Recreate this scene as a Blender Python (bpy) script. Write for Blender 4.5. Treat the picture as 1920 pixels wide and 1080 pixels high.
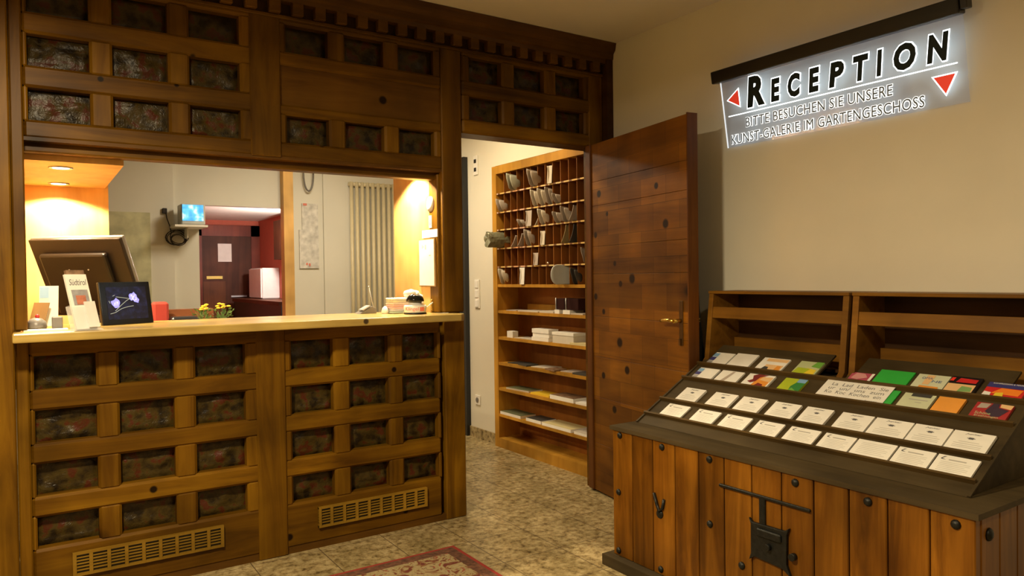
import bpy, bmesh, math, random
from mathutils import Vector, Matrix
random.seed(7)
for o in list(bpy.data.objects): bpy.data.objects.remove(o)
S = bpy.context.scene
COL = S.collection
PI = math.pi
# ------------------------------------------------------------------ camera
F_PX = 1373.11; YAW = math.radians(33.512); PITCH = math.radians(-0.886); ROLL = math.radians(-0.747)
CAM = Vector((0, 0, 1.35))
cd = bpy.data.cameras.new('camera'); cam = bpy.data.objects.new('camera', cd); COL.objects.link(cam)
cd.sensor_width = 36; cd.lens = F_PX / 1920 * 36; cd.clip_start = .02
fw = Vector((math.sin(YAW)*math.cos(PITCH), math.cos(YAW)*math.cos(PITCH), math.sin(PITCH)))
rt = Vector((math.cos(YAW), -math.sin(YAW), 0)); up = rt.cross(fw)
r2 = rt*math.cos(ROLL)+up*math.sin(ROLL); u2 = -rt*math.sin(ROLL)+up*math.cos(ROLL)
mw = Matrix((r2, u2, -fw)).transposed().to_4x4(); mw.translation = CAM
cam.matrix_world = mw; S.camera = cam
# ------------------------------------------------------------------ world, exposure
wd = bpy.data.worlds.new('world'); S.world = wd; wd.use_nodes = True
wd.node_tree.nodes['Background'].inputs[0].default_value = (1, .85, .6, 1)
wd.node_tree.nodes['Background'].inputs[1].default_value = .02
S.view_settings.view_transform = 'Standard'; S.view_settings.look = 'None'
S.view_settings.exposure = 0.12; S.view_settings.gamma = 1; S.view_settings.use_curve_mapping = False
# ------------------------------------------------------------------ lights
def lamp(name, kind, loc, energy, color, size=.2, target=None, spot=None, blend=.5):
    l = bpy.data.lights.new(name, kind); l.energy = energy; l.color = color
    if kind == 'AREA': l.shape = 'DISK'; l.size = size
    else: l.shadow_soft_size = size
    if spot: l.spot_size = math.radians(spot); l.spot_blend = blend
    o = bpy.data.objects.new(name, l); COL.objects.link(o); o.location = loc
    if target: o.rotation_euler = (Vector(target)-Vector(loc)).to_track_quat('-Z', 'Y').to_euler()
    return o
WARM = (1, .80, .50)
lamp('hall_lamp_light', 'AREA', (-.15, 1.72, 2.50), 120, WARM, .26)
lamp('hall_lamp_light', 'AREA', (1.3, .1, 2.50), 17, WARM, .3)
lamp('niche_downlight_light', 'SPOT', (.139, 3.919, 1.862), 95, (1, .79, .48), .02, (.139, 3.95, 0), 150, .6)
lamp('niche_downlight_light', 'SPOT', (.150, 4.55, 1.862), 58, (1, .79, .48), .02, (.15, 4.58, 0), 142, .25)
lamp('niche_downlight_light', 'SPOT', (1.78, 3.88, 1.99), 110, (1, .79, .48), .02, (1.80, 3.86, 0), 132, .3)
lamp('office_ceiling_light', 'AREA', (1.9, 5.3, 2.6), 27, (1, .84, .60), .5)
lamp('passage_ceiling_light', 'AREA', (2.35, 4.5, 2.76), 20, (1, .78, .46), .3)
lamp('kitchen_light', 'POINT', (2.28, 7.7, 1.78), 60, (1, .86, .76), .06)
# ------------------------------------------------------------------ materials
def newmat(name):
    m = bpy.data.materials.new(name); m.use_nodes = True
    nt = m.node_tree; return m, nt, nt.nodes['Principled BSDF']
def N(nt, t, **kw):
    n = nt.nodes.new(t)
    for k, v in kw.items():
        if k.startswith('i_'): n.inputs[k[2:]].default_value = v
        else: setattr(n, k, v)
    return n
def L(nt, a, b): nt.links.new(a, b)
def ramp(nt, stops):
    r = nt.nodes.new('ShaderNodeValToRGB'); cr = r.color_ramp
    while len(cr.elements) < len(stops): cr.elements.new(.5)
    for e, (p, c) in zip(cr.elements, stops): e.position = p; e.color = (*c, 1)
    return r
MC = {}
def plain(name, col, rough=.6, metal=0., noise=0., nscale=20., bump=0., emit=None, es=0., spec=.5, alpha=1., trans=0., coat=0.):
    if name in MC: return MC[name]
    m, nt, b = newmat(name)
    b.inputs['Base Color'].default_value = (*col, 1); b.inputs['Roughness'].default_value = rough
    b.inputs['Metallic'].default_value = metal; b.inputs['Specular IOR Level'].default_value = spec
    b.inputs['Coat Weight'].default_value = coat
    if trans: b.inputs['Transmission Weight'].default_value = trans
    if alpha < 1: b.inputs['Alpha'].default_value = alpha
    tc = N(nt, 'ShaderNodeTexCoord')
    nz = N(nt, 'ShaderNodeTexNoise'); nz.inputs['Scale'].default_value = nscale; nz.inputs['Detail'].default_value = 5
    L(nt, tc.outputs['Object'], nz.inputs['Vector'])
    k = noise if noise else .04
    r = ramp(nt, [(.3, tuple(c*(1-k) for c in col)), (.7, tuple(min(1, c*(1+k)) for c in col))])
    L(nt, nz.outputs['Fac'], r.inputs['Fac']); L(nt, r.outputs['Color'], b.inputs['Base Color'])
    if bump:
        bp = N(nt, 'ShaderNodeBump'); bp.inputs['Strength'].default_value = bump; bp.inputs['Distance'].default_value = .004
        L(nt, nz.outputs['Fac'], bp.inputs['Height']); L(nt, bp.outputs['Normal'], b.inputs['Normal'])
    if emit: b.inputs['Emission Color'].default_value = (*emit, 1); b.inputs['Emission Strength'].default_value = es
    MC[name] = m; return m
def wood(name, dark, mid, light, grain='X', rough=.42, scale=1., knots=(), kscale=2.2, planks=None, vknots=True, coat=.0, bricks=None, spec=.16, tone=False):
    """grain axis X/Y/Z in object space; knots = (x,y,z,r) spots in object space; planks=(axis,width) seam + tone variation."""
    if name in MC: return MC[name]
    m, nt, b = newmat(name)
    tc = N(nt, 'ShaderNodeTexCoord'); mp = N(nt, 'ShaderNodeMapping')
    sc = {'X': (.9, 11, 11), 'Y': (11, .9, 11), 'Z': (11, 11, .9)}[grain]
    mp.inputs['Scale'].default_value = [s*scale for s in sc]
    L(nt, tc.outputs['Object'], mp.inputs['Vector'])
    vec = mp.outputs['Vector']
    if planks:
        ax, wdt = planks
        sp = N(nt, 'ShaderNodeSeparateXYZ'); L(nt, tc.outputs['Object'], sp.inputs[0])
        dv = N(nt, 'ShaderNodeMath', operation='DIVIDE'); L(nt, sp.outputs[ax], dv.inputs[0]); dv.inputs[1].default_value = wdt
        fl = N(nt, 'ShaderNodeMath', operation='FLOOR'); L(nt, dv.outputs[0], fl.inputs[0])
        wn = N(nt, 'ShaderNodeTexWhiteNoise', noise_dimensions='1D'); L(nt, fl.outputs[0], wn.inputs['W'])
        sv = N(nt, 'ShaderNodeVectorMath', operation='SCALE'); L(nt, wn.outputs['Color'], sv.inputs[0]); sv.inputs['Scale'].default_value = 30
        ad = N(nt, 'ShaderNodeVectorMath', operation='ADD'); L(nt, vec, ad.inputs[0]); L(nt, sv.outputs[0], ad.inputs[1]); vec = ad.outputs[0]
    n1 = N(nt, 'ShaderNodeTexNoise'); n1.inputs['Scale'].default_value = 1.; n1.inputs['Detail'].default_value = 8; n1.inputs['Roughness'].default_value = .62; n1.inputs['Distortion'].default_value = 1.1
    L(nt, vec, n1.inputs['Vector'])
    r1 = ramp(nt, [(.25, dark), (.48, mid), (.75, light)]); L(nt, n1.outputs['Fac'], r1.inputs['Fac'])
    n2 = N(nt, 'ShaderNodeTexNoise'); n2.inputs['Scale'].default_value = 2.3; n2.inputs['Detail'].default_value = 3
    L(nt, tc.outputs['Object'], n2.inputs['Vector'])
    r2_ = ramp(nt, [(.3, (.55,)*3), (.7, (1.25,)*3)]); L(nt, n2.outputs['Fac'], r2_.inputs['Fac'])
    mx = N(nt, 'ShaderNodeMix', data_type='RGBA', blend_type='MULTIPLY'); mx.inputs[0].default_value = 1
    L(nt, r1.outputs[0], mx.inputs[6]); L(nt, r2_.outputs[0], mx.inputs[7]); col = mx.outputs[2]
    if planks:
        rp = ramp(nt, [(0, (.72,)*3), (1, (1.18,)*3)]); L(nt, wn.outputs['Value'], rp.inputs['Fac'])
        m2 = N(nt, 'ShaderNodeMix', data_type='RGBA', blend_type='MULTIPLY'); m2.inputs[0].default_value = 1
        L(nt, col, m2.inputs[6]); L(nt, rp.outputs[0], m2.inputs[7]); col = m2.outputs[2]
    if bricks:
        sp2 = N(nt, 'ShaderNodeSeparateXYZ'); L(nt, tc.outputs['Object'], sp2.inputs[0]); cb = N(nt, 'ShaderNodeCombineXYZ'); L(nt, sp2.outputs[bricks[0]], cb.inputs[0]); L(nt, sp2.outputs[bricks[1]], cb.inputs[1])
        bk = N(nt, 'ShaderNodeTexBrick'); L(nt, cb.outputs[0], bk.inputs['Vector']); bk.inputs['Scale'].default_value = 1; bk.inputs['Brick Width'].default_value = bricks[2]; bk.inputs['Row Height'].default_value = bricks[3]; bk.inputs['Mortar Size'].default_value = .0012
        bk.inputs['Color1'].default_value = (.62, .60, .6, 1); bk.inputs['Color2'].default_value = (1.2, 1.2, 1.1, 1); bk.inputs['Mortar'].default_value = (.35, .3, .3, 1)
        m4 = N(nt, 'ShaderNodeMix', data_type='RGBA', blend_type='MULTIPLY'); m4.inputs[0].default_value = .8; L(nt, col, m4.inputs[6]); L(nt, bk.outputs[0], m4.inputs[7]); col = m4.outputs[2]
    if tone:
        oi = N(nt, 'ShaderNodeObjectInfo'); rt_ = ramp(nt, [(0, (.70, .66, .6)), (1, (1.22, 1.22, 1.15))]); L(nt, oi.outputs['Random'], rt_.inputs['Fac'])
        m6 = N(nt, 'ShaderNodeMix', data_type='RGBA', blend_type='MULTIPLY'); m6.inputs[0].default_value = 1; L(nt, col, m6.inputs[6]); L(nt, rt_.outputs[0], m6.inputs[7]); col = m6.outputs[2]
    facs = []
    if vknots:
        vm = N(nt, 'ShaderNodeMapping'); vm.inputs['Scale'].default_value = {'X': (kscale*.7, kscale, kscale), 'Y': (kscale, kscale*.7, kscale), 'Z': (kscale, kscale, kscale*.7)}[grain]
        L(nt, tc.outputs['Object'], vm.inputs['Vector'])
        vo = N(nt, 'ShaderNodeTexVoronoi'); vo.inputs['Scale'].default_value = 1.; L(nt, vm.outputs[0], vo.inputs['Vector'])
        rk = ramp(nt, [(.05, (1, 1, 1)), (.10, (0, 0, 0))]); L(nt, vo.outputs['Distance'], rk.inputs['Fac']); facs.append(rk.outputs[0])
        rh = ramp(nt, [(.06, (.45, .38, .3)), (.26, (1, 1, 1))]); L(nt, vo.outputs['Distance'], rh.inputs['Fac'])
        m5 = N(nt, 'ShaderNodeMix', data_type='RGBA', blend_type='MULTIPLY'); m5.inputs[0].default_value = 1; L(nt, col, m5.inputs[6]); L(nt, rh.outputs[0], m5.inputs[7]); col = m5.outputs[2]
    for (x, y, z, r) in knots:
        vs = N(nt, 'ShaderNodeVectorMath', operation='DISTANCE'); L(nt, tc.outputs['Object'], vs.inputs[0]); vs.inputs[1].default_value = (x, y, z)
        mr = N(nt, 'ShaderNodeMapRange'); L(nt, vs.outputs['Value'], mr.inputs[0]); mr.inputs[1].default_value = r*.75; mr.inputs[2].default_value = r*1.2; mr.inputs[3].default_value = 1; mr.inputs[4].default_value = 0
        facs.append(mr.outputs[0])
    for f in facs:
        m3 = N(nt, 'ShaderNodeMix', data_type='RGBA'); L(nt, f, m3.inputs[0]); L(nt, col, m3.inputs[6]); m3.inputs[7].default_value = (dark[0]*.16, dark[1]*.14, dark[2]*.2, 1); col = m3.outputs[2]
    L(nt, col, b.inputs['Base Color']); b.inputs['Roughness'].default_value = rough; b.inputs['Coat Weight'].default_value = coat; b.inputs['Coat Roughness'].default_value = .35
    b.inputs['Specular IOR Level'].default_value = spec
    bp = N(nt, 'ShaderNodeBump'); bp.inputs['Strength'].default_value = .25; bp.inputs['Distance'].default_value = .002
    L(nt, n1.outputs['Fac'], bp.inputs['Height']); L(nt, bp.outputs['Normal'], b.inputs['Normal'])
    MC[name] = m; return m
PD, PM, PL = (.052, .021, .0015), (.135, .062, .003), (.215, .110, .006)
pine_h = wood('pine_rail', PD, PM, PL, 'X', tone=True, knots=[(-.548, 0, .424, .016), (.62, 0, .864, .014), (.675, 0, .10, .016), (.05, 0, .085, .018), (.42, -.01, 1.14, .01)]+[(-.92, 0, 0.274, .012), (-.62, 0, .29, .011)]); pine_v = wood('pine_stile', PD, PM, PL, 'Z', tone=True)
pine_big = wood('pine_plank', (.065, .026, .003), (.12, .053, .006), (.16, .075, .010), 'X', knots=[(.386, .012, .346, .022)], vknots=False)
pine_dark = wood('pine_cornice', (.055, .022, .003), (.10, .044, .006), (.14, .065, .009), 'X')
top_wood = wood('counter_wood', (.30, .19, .045), (.42, .29, .075), (.52, .38, .12), 'X', rough=.22, coat=.5, spec=.4, knots=[(.45, -.32, .024, .014)], vknots=False)
DD, DM, DL = (.080, .028, .002), (.17, .063, .004), (.24, .098, .007)
door_wood = wood('door_pine', DD, DM, DL, 'X', rough=.36, planks=(2, .29), kscale=1.6, knots=[])
chest_wood = wood('chest_pine', (.045, .015, .002), (.17, .062, .004), (.32, .132, .011), 'Z', rough=.36, planks=(1, .131), kscale=3.0, spec=.2)
rack_wood = wood('rack_pine', (.10, .042, .005), (.185, .082, .010), (.25, .122, .016), 'Y', rough=.45, vknots=False)
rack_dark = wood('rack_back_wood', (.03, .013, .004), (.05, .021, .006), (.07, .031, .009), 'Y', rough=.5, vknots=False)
board_dark = wood('umber_board', (.036, .024, .010), (.060, .042, .018), (.085, .060, .027), 'Y', rough=.62, vknots=False, coat=0)
beech = wood('beech_veneer', (.66, .38, .12), (.76, .46, .16), (.84, .54, .21), 'Z', rough=.5, scale=.7, vknots=False, coat=0)
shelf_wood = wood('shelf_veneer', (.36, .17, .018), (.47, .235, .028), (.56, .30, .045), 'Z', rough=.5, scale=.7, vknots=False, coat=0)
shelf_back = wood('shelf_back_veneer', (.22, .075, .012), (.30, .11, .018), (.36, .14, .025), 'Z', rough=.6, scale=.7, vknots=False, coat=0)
kitchen_wood = wood('kitchen_door_wood', (.05, .016, .008), (.09, .03, .014), (.12, .045, .02), 'Z', rough=.5, vknots=False)
wall_m = plain('cream_plaster', (.72, .69, .58), .9, noise=.03, nscale=3, bump=.05)
ceil_m = plain('cream_ceiling', (.66, .61, .52), .9, noise=.02, nscale=3)
office_m = plain('office_plaster', (.68, .67, .60), .9, noise=.03, nscale=3)
red_m = plain('brick_red_paint', (.50, .12, .07), .8, noise=.05)
black_m = plain('black_plastic', (.012, .012, .014), .35)
iron_m = plain('black_iron', (.016, .017, .015), .45, metal=.6, bump=.5, nscale=60, noise=.3)
brass_m = plain('brass', (.75, .52, .12), .22, metal=1.)
paper_m = plain('white_paper', (.80, .79, .74), .7)
paper2_m = plain('grey_paper', (.55, .50, .42), .7)
white_m = plain('white_gloss', (.8, .78, .72), .4)
mat_ink = plain('grey_ink', (.13, .13, .14), .7); ink_l = plain('pale_ink', (.42, .41, .38), .7)
grey_m = plain('grey_plastic', (.16, .15, .14), .35); silver_m = plain('silver_plastic', (.45, .46, .48), .35, metal=.4)
def granite():
    m, nt, b = newmat('granite_tile')
    tc = N(nt, 'ShaderNodeTexCoord')
    n = N(nt, 'ShaderNodeTexNoise'); n.inputs['Scale'].default_value = 26; n.inputs['Detail'].default_value = 6; n.inputs['Roughness'].default_value = .7; L(nt, tc.outputs['Object'], n.inputs['Vector'])
    r = ramp(nt, [(.34, (.10, .065, .025)), (.45, (.29, .225, .11)), (.56, (.42, .34, .18)), (.70, (.54, .46, .28))]); L(nt, n.outputs['Fac'], r.inputs['Fac'])
    n3 = N(nt, 'ShaderNodeTexNoise'); n3.inputs['Scale'].default_value = 5; n3.inputs['Detail'].default_value = 4; L(nt, tc.outputs['Object'], n3.inputs['Vector'])
    r3 = ramp(nt, [(.35, (.72, .70, .62)), (.65, (1.12, 1.1, 1.08))]); L(nt, n3.outputs['Fac'], r3.inputs['Fac'])
    v = N(nt, 'ShaderNodeTexVoronoi'); v.inputs['Scale'].default_value = 60; L(nt, tc.outputs['Object'], v.inputs['Vector'])
    rv = ramp(nt, [(.12, (.30, .24, .20)), (.22, (1, 1, 1))]); L(nt, v.outputs['Distance'], rv.inputs['Fac'])
    mx = N(nt, 'ShaderNodeMix', data_type='RGBA', blend_type='MULTIPLY'); mx.inputs[0].default_value = 1; L(nt, r.outputs[0], mx.inputs[6]); L(nt, r3.outputs[0], mx.inputs[7])
    m1 = N(nt, 'ShaderNodeMix', data_type='RGBA', blend_type='MULTIPLY'); m1.inputs[0].default_value = .6; L(nt, mx.outputs[2], m1.inputs[6]); L(nt, rv.outputs[0], m1.inputs[7])
    # tile joints, 33 cm grid
    sp = N(nt, 'ShaderNodeSeparateXYZ'); L(nt, tc.outputs['Object'], sp.inputs[0]); outs = []
    for ax, off in ((0, 1.523), (1, 3.557)):
        a = N(nt, 'ShaderNodeMath', operation='SUBTRACT'); L(nt, sp.outputs[ax], a.inputs[0]); a.inputs[1].default_value = off-.165
        p = N(nt, 'ShaderNodeMath', operation='PINGPONG'); 
        a2 = N(nt, 'ShaderNodeMath', operation='ADD'); L(nt, a.outputs[0], a2.inputs[0]); a2.inputs[1].default_value = .165+3.3
        L(nt, a2.outputs[0], p.inputs[0]); p.inputs[1].default_value = .165
        c = N(nt, 'ShaderNodeMath', operation='LESS_THAN'); L(nt, p.outputs[0], c.inputs[0]); c.inputs[1].default_value = .0022; outs.append(c.outputs[0])
    mxx = N(nt, 'ShaderNodeMath', operation='MAXIMUM'); L(nt, outs[0], mxx.inputs[0]); L(nt, outs[1], mxx.inputs[1])
    m2 = N(nt, 'ShaderNodeMix', data_type='RGBA'); L(nt, mxx.outputs[0], m2.inputs[0]); L(nt, m1.outputs[2], m2.inputs[6]); m2.inputs[7].default_value = (.10, .07, .04, 1)
    L(nt, m2.outputs[2], b.inputs['Base Color']); b.inputs['Roughness'].default_value = .32; b.inputs['Specular IOR Level'].default_value = .4
    return m
granite_m = granite()
def carved():
    m, nt, b = newmat('painted_relief')
    tc = N(nt, 'ShaderNodeTexCoord')
    n = N(nt, 'ShaderNodeTexNoise'); n.inputs['Scale'].default_value = 17; n.inputs['Detail'].default_value = 4; L(nt, tc.outputs['Object'], n.inputs['Vector'])
    r = ramp(nt, [(.36, (.010, .006, .002)), (.46, (.034, .022, .005)), (.54, (.048, .032, .006)), (.62, (.062, .012, .004)), (.70, (.055, .018, .005)), (.80, (.060, .038, .008))]); L(nt, n.outputs['Fac'], r.inputs['Fac'])
    L(nt, r.outputs[0], b.inputs['Base Color']); b.inputs['Roughness'].default_value = .34; b.inputs['Specular IOR Level'].default_value = .28; b.inputs['Coat Weight'].default_value = .0; b.inputs['Coat Roughness'].default_value = .25
    n2 = N(nt, 'ShaderNodeTexNoise'); n2.inputs['Scale'].default_value = 45; n2.inputs['Detail'].default_value = 3; n2.inputs['Distortion'].default_value = 2; L(nt, tc.outputs['Object'], n2.inputs['Vector'])
    bp = N(nt, 'ShaderNodeBump'); bp.inputs['Strength'].default_value = .6; bp.inputs['Distance'].default_value = .004
    L(nt, n2.outputs['Fac'], bp.inputs['Height']); L(nt, bp.outputs['Normal'], b.inputs['Normal'])
    return m
carved_m = carved()
# ------------------------------------------------------------------ mesh helpers (all shapes in world coordinates)
def box(bm, x0, x1, y0, y1, z0, z1, bev=0.):
    if x1 < x0: x0, x1 = x1, x0
    if y1 < y0: y0, y1 = y1, y0
    if z1 < z0: z0, z1 = z1, z0
    t = bmesh.new() if bev else bm
    v = [t.verts.new(p) for p in ((x0,y0,z0),(x1,y0,z0),(x1,y1,z0),(x0,y1,z0),(x0,y0,z1),(x1,y0,z1),(x1,y1,z1),(x0,y1,z1))]
    for f in ((0,3,2,1),(4,5,6,7),(0,1,5,4),(1,2,6,5),(2,3,7,6),(3,0,4,7)): t.faces.new([v[i] for i in f])
    if bev:
        bmesh.ops.bevel(t, geom=t.edges[:], offset=bev, segments=1, affect='EDGES')
        merge(bm, t)
def merge(bm, t, mat=None):
    mp = {}
    for v in t.verts: mp[v] = bm.verts.new(mat @ v.co if mat else v.co)
    for f in t.faces:
        try:
            nf = bm.faces.new([mp[v] for v in f.verts]); nf.smooth = f.smooth; nf.material_index = f.material_index
        except ValueError: pass
    t.free()
def prism(bm, pts, axis, a, b_):
    """polygon pts (2D) extruded along axis from a to b_. axis 'Y': pts=(x,z); 'X': pts=(y,z); 'Z': pts=(x,y)"""
    def P(p, t): return {'Y': (p[0], t, p[1]), 'X': (t, p[0], p[1]), 'Z': (p[0], p[1], t)}[axis]
    A = [bm.verts.new(P(p, a)) for p in pts]; B = [bm.verts.new(P(p, b_)) for p in pts]; n = len(pts)
    bm.faces.new(A); bm.faces.new(B[::-1])
    for i in range(n): bm.faces.new((A[i], B[i], B[(i+1) % n], A[(i+1) % n]))
def cyl(bm, p0, p1, r0, r1=None, seg=16, smooth=True):
    p0, p1 = Vector(p0), Vector(p1); r1 = r0 if r1 is None else r1
    d = (p1-p0).normalized(); q = d.to_track_quat('Z', 'Y').to_matrix()
    A = []; B = []
    for i in range(seg):
        a = 2*PI*i/seg; o = q @ Vector((math.cos(a), math.sin(a), 0))
        A.append(bm.verts.new(p0+o*r0)); B.append(bm.verts.new(p1+o*r1))
    bm.faces.new(A[::-1]); bm.faces.new(B)
    for i in range(seg):
        f = bm.faces.new((A[i], A[(i+1) % seg], B[(i+1) % seg], B[i])); f.smooth = smooth
def lathe(bm, c, prof, seg=24, axis='Z'):
    rows = []
    for (r, h) in prof:
        row = []
        for i in range(seg):
            a = 2*PI*i/seg
            p = {'Z': (r*math.cos(a), r*math.sin(a), h), 'X': (h, r*math.cos(a), r*math.sin(a)), 'Y': (r*math.cos(a), h, r*math.sin(a))}[axis]
            row.append(bm.verts.new((c[0]+p[0], c[1]+p[1], c[2]+p[2])))
        rows.append(row)
    for A, B in zip(rows, rows[1:]):
        for i in range(seg):
            f = bm.faces.new((A[i], A[(i+1) % seg], B[(i+1) % seg], B[i])); f.smooth = True
    bm.faces.new(rows[0][::-1]); bm.faces.new(rows[-1])
def tube(bm, pts, r, seg=8):
    pts = [Vector(p) for p in pts]; rows = []
    for i, p in enumerate(pts):
        d = (pts[min(i+1, len(pts)-1)]-pts[max(i-1, 0)]).normalized()
        q = d.to_track_quat('Z', 'Y').to_matrix()
        rows.append([bm.verts.new(p+q @ Vector((math.cos(2*PI*k/seg)*r, math.sin(2*PI*k/seg)*r, 0))) for k in range(seg)])
    for A, B in zip(rows, rows[1:]):
        for k in range(seg):
            f = bm.faces.new((A[k], A[(k+1) % seg], B[(k+1) % seg], B[k])); f.smooth = True
    bm.faces.new(rows[0][::-1]); bm.faces.new(rows[-1])
ORG = {}
def wo(o): return ORG.get(o.name, Vector((0, 0, 0))) if o else Vector((0, 0, 0))
def obj(name, bm, mat, parent=None, label=None, kind=None, bev=0., origin=None):
    me = bpy.data.meshes.new(name)
    org = Vector(origin) if origin else wo(parent)
    bmesh.ops.recalc_face_normals(bm, faces=bm.faces[:])
    bmesh.ops.translate(bm, verts=bm.verts[:], vec=-org)
    bm.to_mesh(me); bm.free()
    mats = mat if isinstance(mat, (list, tuple)) else [mat]
    for m in mats: me.materials.append(m)
    o = bpy.data.objects.new(name, me); COL.objects.link(o)
    if parent: o.parent = parent; o.location = org-wo(parent)
    else: o.location = org
    ORG[o.name] = org.copy()
    if bev:
        md = o.modifiers.new('bevel', 'BEVEL'); md.width = bev; md.segments = 2; md.limit_method = 'ANGLE'
    if label: o['label'] = label
    if kind: o['kind'] = kind
    return o
def thing(name, label, cat, loc, group=None):
    o = bpy.data.objects.new(name, None); COL.objects.link(o); o.location = loc; ORG[o.name] = Vector(loc)
    o.empty_display_size = .05
    o['label'] = label; o['category'] = cat
    if group: o['group'] = group
    return o
def tag(o, label, cat, group=None):
    o['label'] = label; o['category'] = cat
    if group: o['group'] = group
    return o
def bx(name, mat, parent, *a, bev=0., label=None, kind=None):
    bm = bmesh.new(); box(bm, *a, bev=bev); return obj(name, bm, mat, parent, label, kind)
def solo(name, bm, mat, origin, label, cat, group=None, **k):
    o = obj(name, bm, mat, None, origin=origin, **k); return tag(o, label, cat, group)
def quad(bm, pts):
    bm.faces.new([bm.verts.new(p) for p in pts])
_txt = {}
def text_bm(s, size, depth=.0005, offset=0., bold=False, shear=0., align='LEFT', spacing=1.):
    key = (s, size, depth, offset, shear, align, spacing)
    if key not in _txt:
        cu = bpy.data.curves.new('t', 'FONT'); cu.body = s; cu.size = size; cu.extrude = depth; cu.offset = offset; cu.shear = shear
        cu.align_x = align; cu.space_character = spacing; cu.resolution_u = 3
        o = bpy.data.objects.new('t', cu); COL.objects.link(o)
        dg = bpy.context.evaluated_depsgraph_get(); me = bpy.data.meshes.new_from_object(o.evaluated_get(dg))
        bpy.data.objects.remove(o); bpy.data.curves.remove(cu); _txt[key] = me
    bm = bmesh.new(); bm.from_mesh(_txt[key]); return bm
def put_text(bm, s, size, M, **k):
    t = text_bm(s, size, **k); merge(bm, t, M)
def fit_text(bm, s, x0, x1, h, M, depth=.0005, offset=0., shear=0.):
    """text scaled so that it spans x0..x1 and has cap height h in the local frame of M, baseline at y=0"""
    t = text_bm(s, 1., depth=0.01, offset=offset, shear=shear)
    xs = [v.co.x for v in t.verts]; ys = [v.co.y for v in t.verts]
    w = max(xs)-min(xs); hh = max(ys)-min(ys)
    y0 = 0 if offset == 0 else 0
    sx = (x1-x0)/w; sy = h/hh
    for v in t.verts: v.co = Vector(((v.co.x-min(xs))*sx+x0, (v.co.y-min(ys))*sy, v.co.z*depth/.01))
    merge(bm, t, M)
# ------------------------------------------------------------------ the rooms
D = 3.593; CZ = 2.82
def struct(name, mat, *boxes):
    bm = bmesh.new()
    for b_ in boxes: box(bm, *b_)
    return obj(name, bm, mat, None, kind='structure')
struct('floor', granite_m, (-2.6, 3.6, -2.2, 6.75, -.05, 0))
struct('ceiling', ceil_m, (-2.6, 3.6, -2.2, 3.60, CZ, CZ+.06))
struct('ceiling_office', office_m, (-2.6, 3.6, 3.60, 6.75, CZ, CZ+.06))
struct('wall_right', wall_m, (3.14, 3.5, -2.2, 3.56, 0, CZ), (3.14, 3.5, 3.56, 4.96, 2.235, CZ), (3.32, 3.5, 3.56, 4.96, 0, 2.235), (3.14, 3.5, 4.96, 6.75, 0, CZ))
hall_m = plain('ochre_plaster', (.38, .30, .19), .9)
struct('wall_left', hall_m, (-2.6, -2.5, -2.2, 6.75, 0, CZ))
struct('wall_front', hall_m, (-2.6, 3.5, -2.2, -2.1, 0, CZ))
struct('wall_reception', wall_m, (-2.5, -.66, D+.02, D+.14, 0, CZ), (-.66, 3.14, D+.08, D+.14, 2.20, CZ), (-.66, -.06, D+.05, D+.14, 0, 2.2))
struct('wall_back', office_m, (-2.5, 1.216, 6.6, 6.7, 0, CZ), (1.216, 1.93, 6.6, 6.7, 1.99, CZ), (1.93, 3.14, 6.6, 6.7, 0, CZ))
struct('wall_back_chase', office_m, (-2.5, 1.017, 6.56, 6.6, 0, CZ))
struct('wall_back_pilaster', office_m, (2.287, 3.14, 6.575, 6.6, 0, CZ))
# kitchen / back passage beyond the opening
struct('floor_kitchen', granite_m, (.9, 3.0, 6.75, 9.8, -.05, 0))
struct('ceiling_kitchen', white_m, (.9, 3.0, 6.7, 9.8, 2.10, 2.15))
struct('wall_kitchen_back', red_m, (.9, 3.0, 9.6, 9.7, 0, 2.10))
struct('wall_kitchen_right', red_m, (2.483, 2.6, 6.7, 9.6, 0, 2.10))
struct('wall_kitchen_left', red_m, (1.0, 1.1, 6.7, 9.6, 0, 2.10))
struct('trim_1', beech, (1.901, 1.987, 6.50, 6.60, 0, CZ))           # wooden post beside the opening
struct('baseboard_right', granite_m, (3.128, 3.14, 4.96, 6.6, 0, .085), (3.128, 3.14, 2.70, 3.54, 0, .085))
struct('trim_2', black_m, (3.10, 3.14, 5.40, 5.56, 0, 2.37))
# ------------------------------------------------------------------ panelled wall and counter front
COLS = [(.017, .24), (.327, .547), (.637, .858), (1.077, 1.290), (1.378, 1.591), (1.677, 1.887)]
COLR = [(2.114, 2.331), (2.421, 2.640), (2.727, 2.943)]
LROW = [(.247, .378), (.464, .599), (.684, .821), (.906, 1.047)]
UROW = [(2.020, 2.153), (2.243, 2.375), (2.462, 2.597)]
B = .011
def grid_front(root, blocks, front=D, back=D+.066):
    """blocks: (x0,x1,z0,z1, cols, rows). rails run through, stile pieces between."""
    for (x0, x1, z0, z1, cols, rows) in blocks:
        zs = [z0]+[v for a in rows for v in a]+[z1]
        for i in range(0, len(zs), 2): bx('rail', pine_h, root, x0, x1, front, back, zs[i], zs[i+1], bev=B)
        xs = [x0]+[v for a in cols for v in a]+[x1]
        for (a, b_) in rows:
            for i in range(0, len(xs), 2):
                if xs[i+1]-xs[i] > .005: bx('stile', pine_v, root, xs[i], xs[i+1], front+.002, back, a-.01, b_+.01, bev=B)
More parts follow.
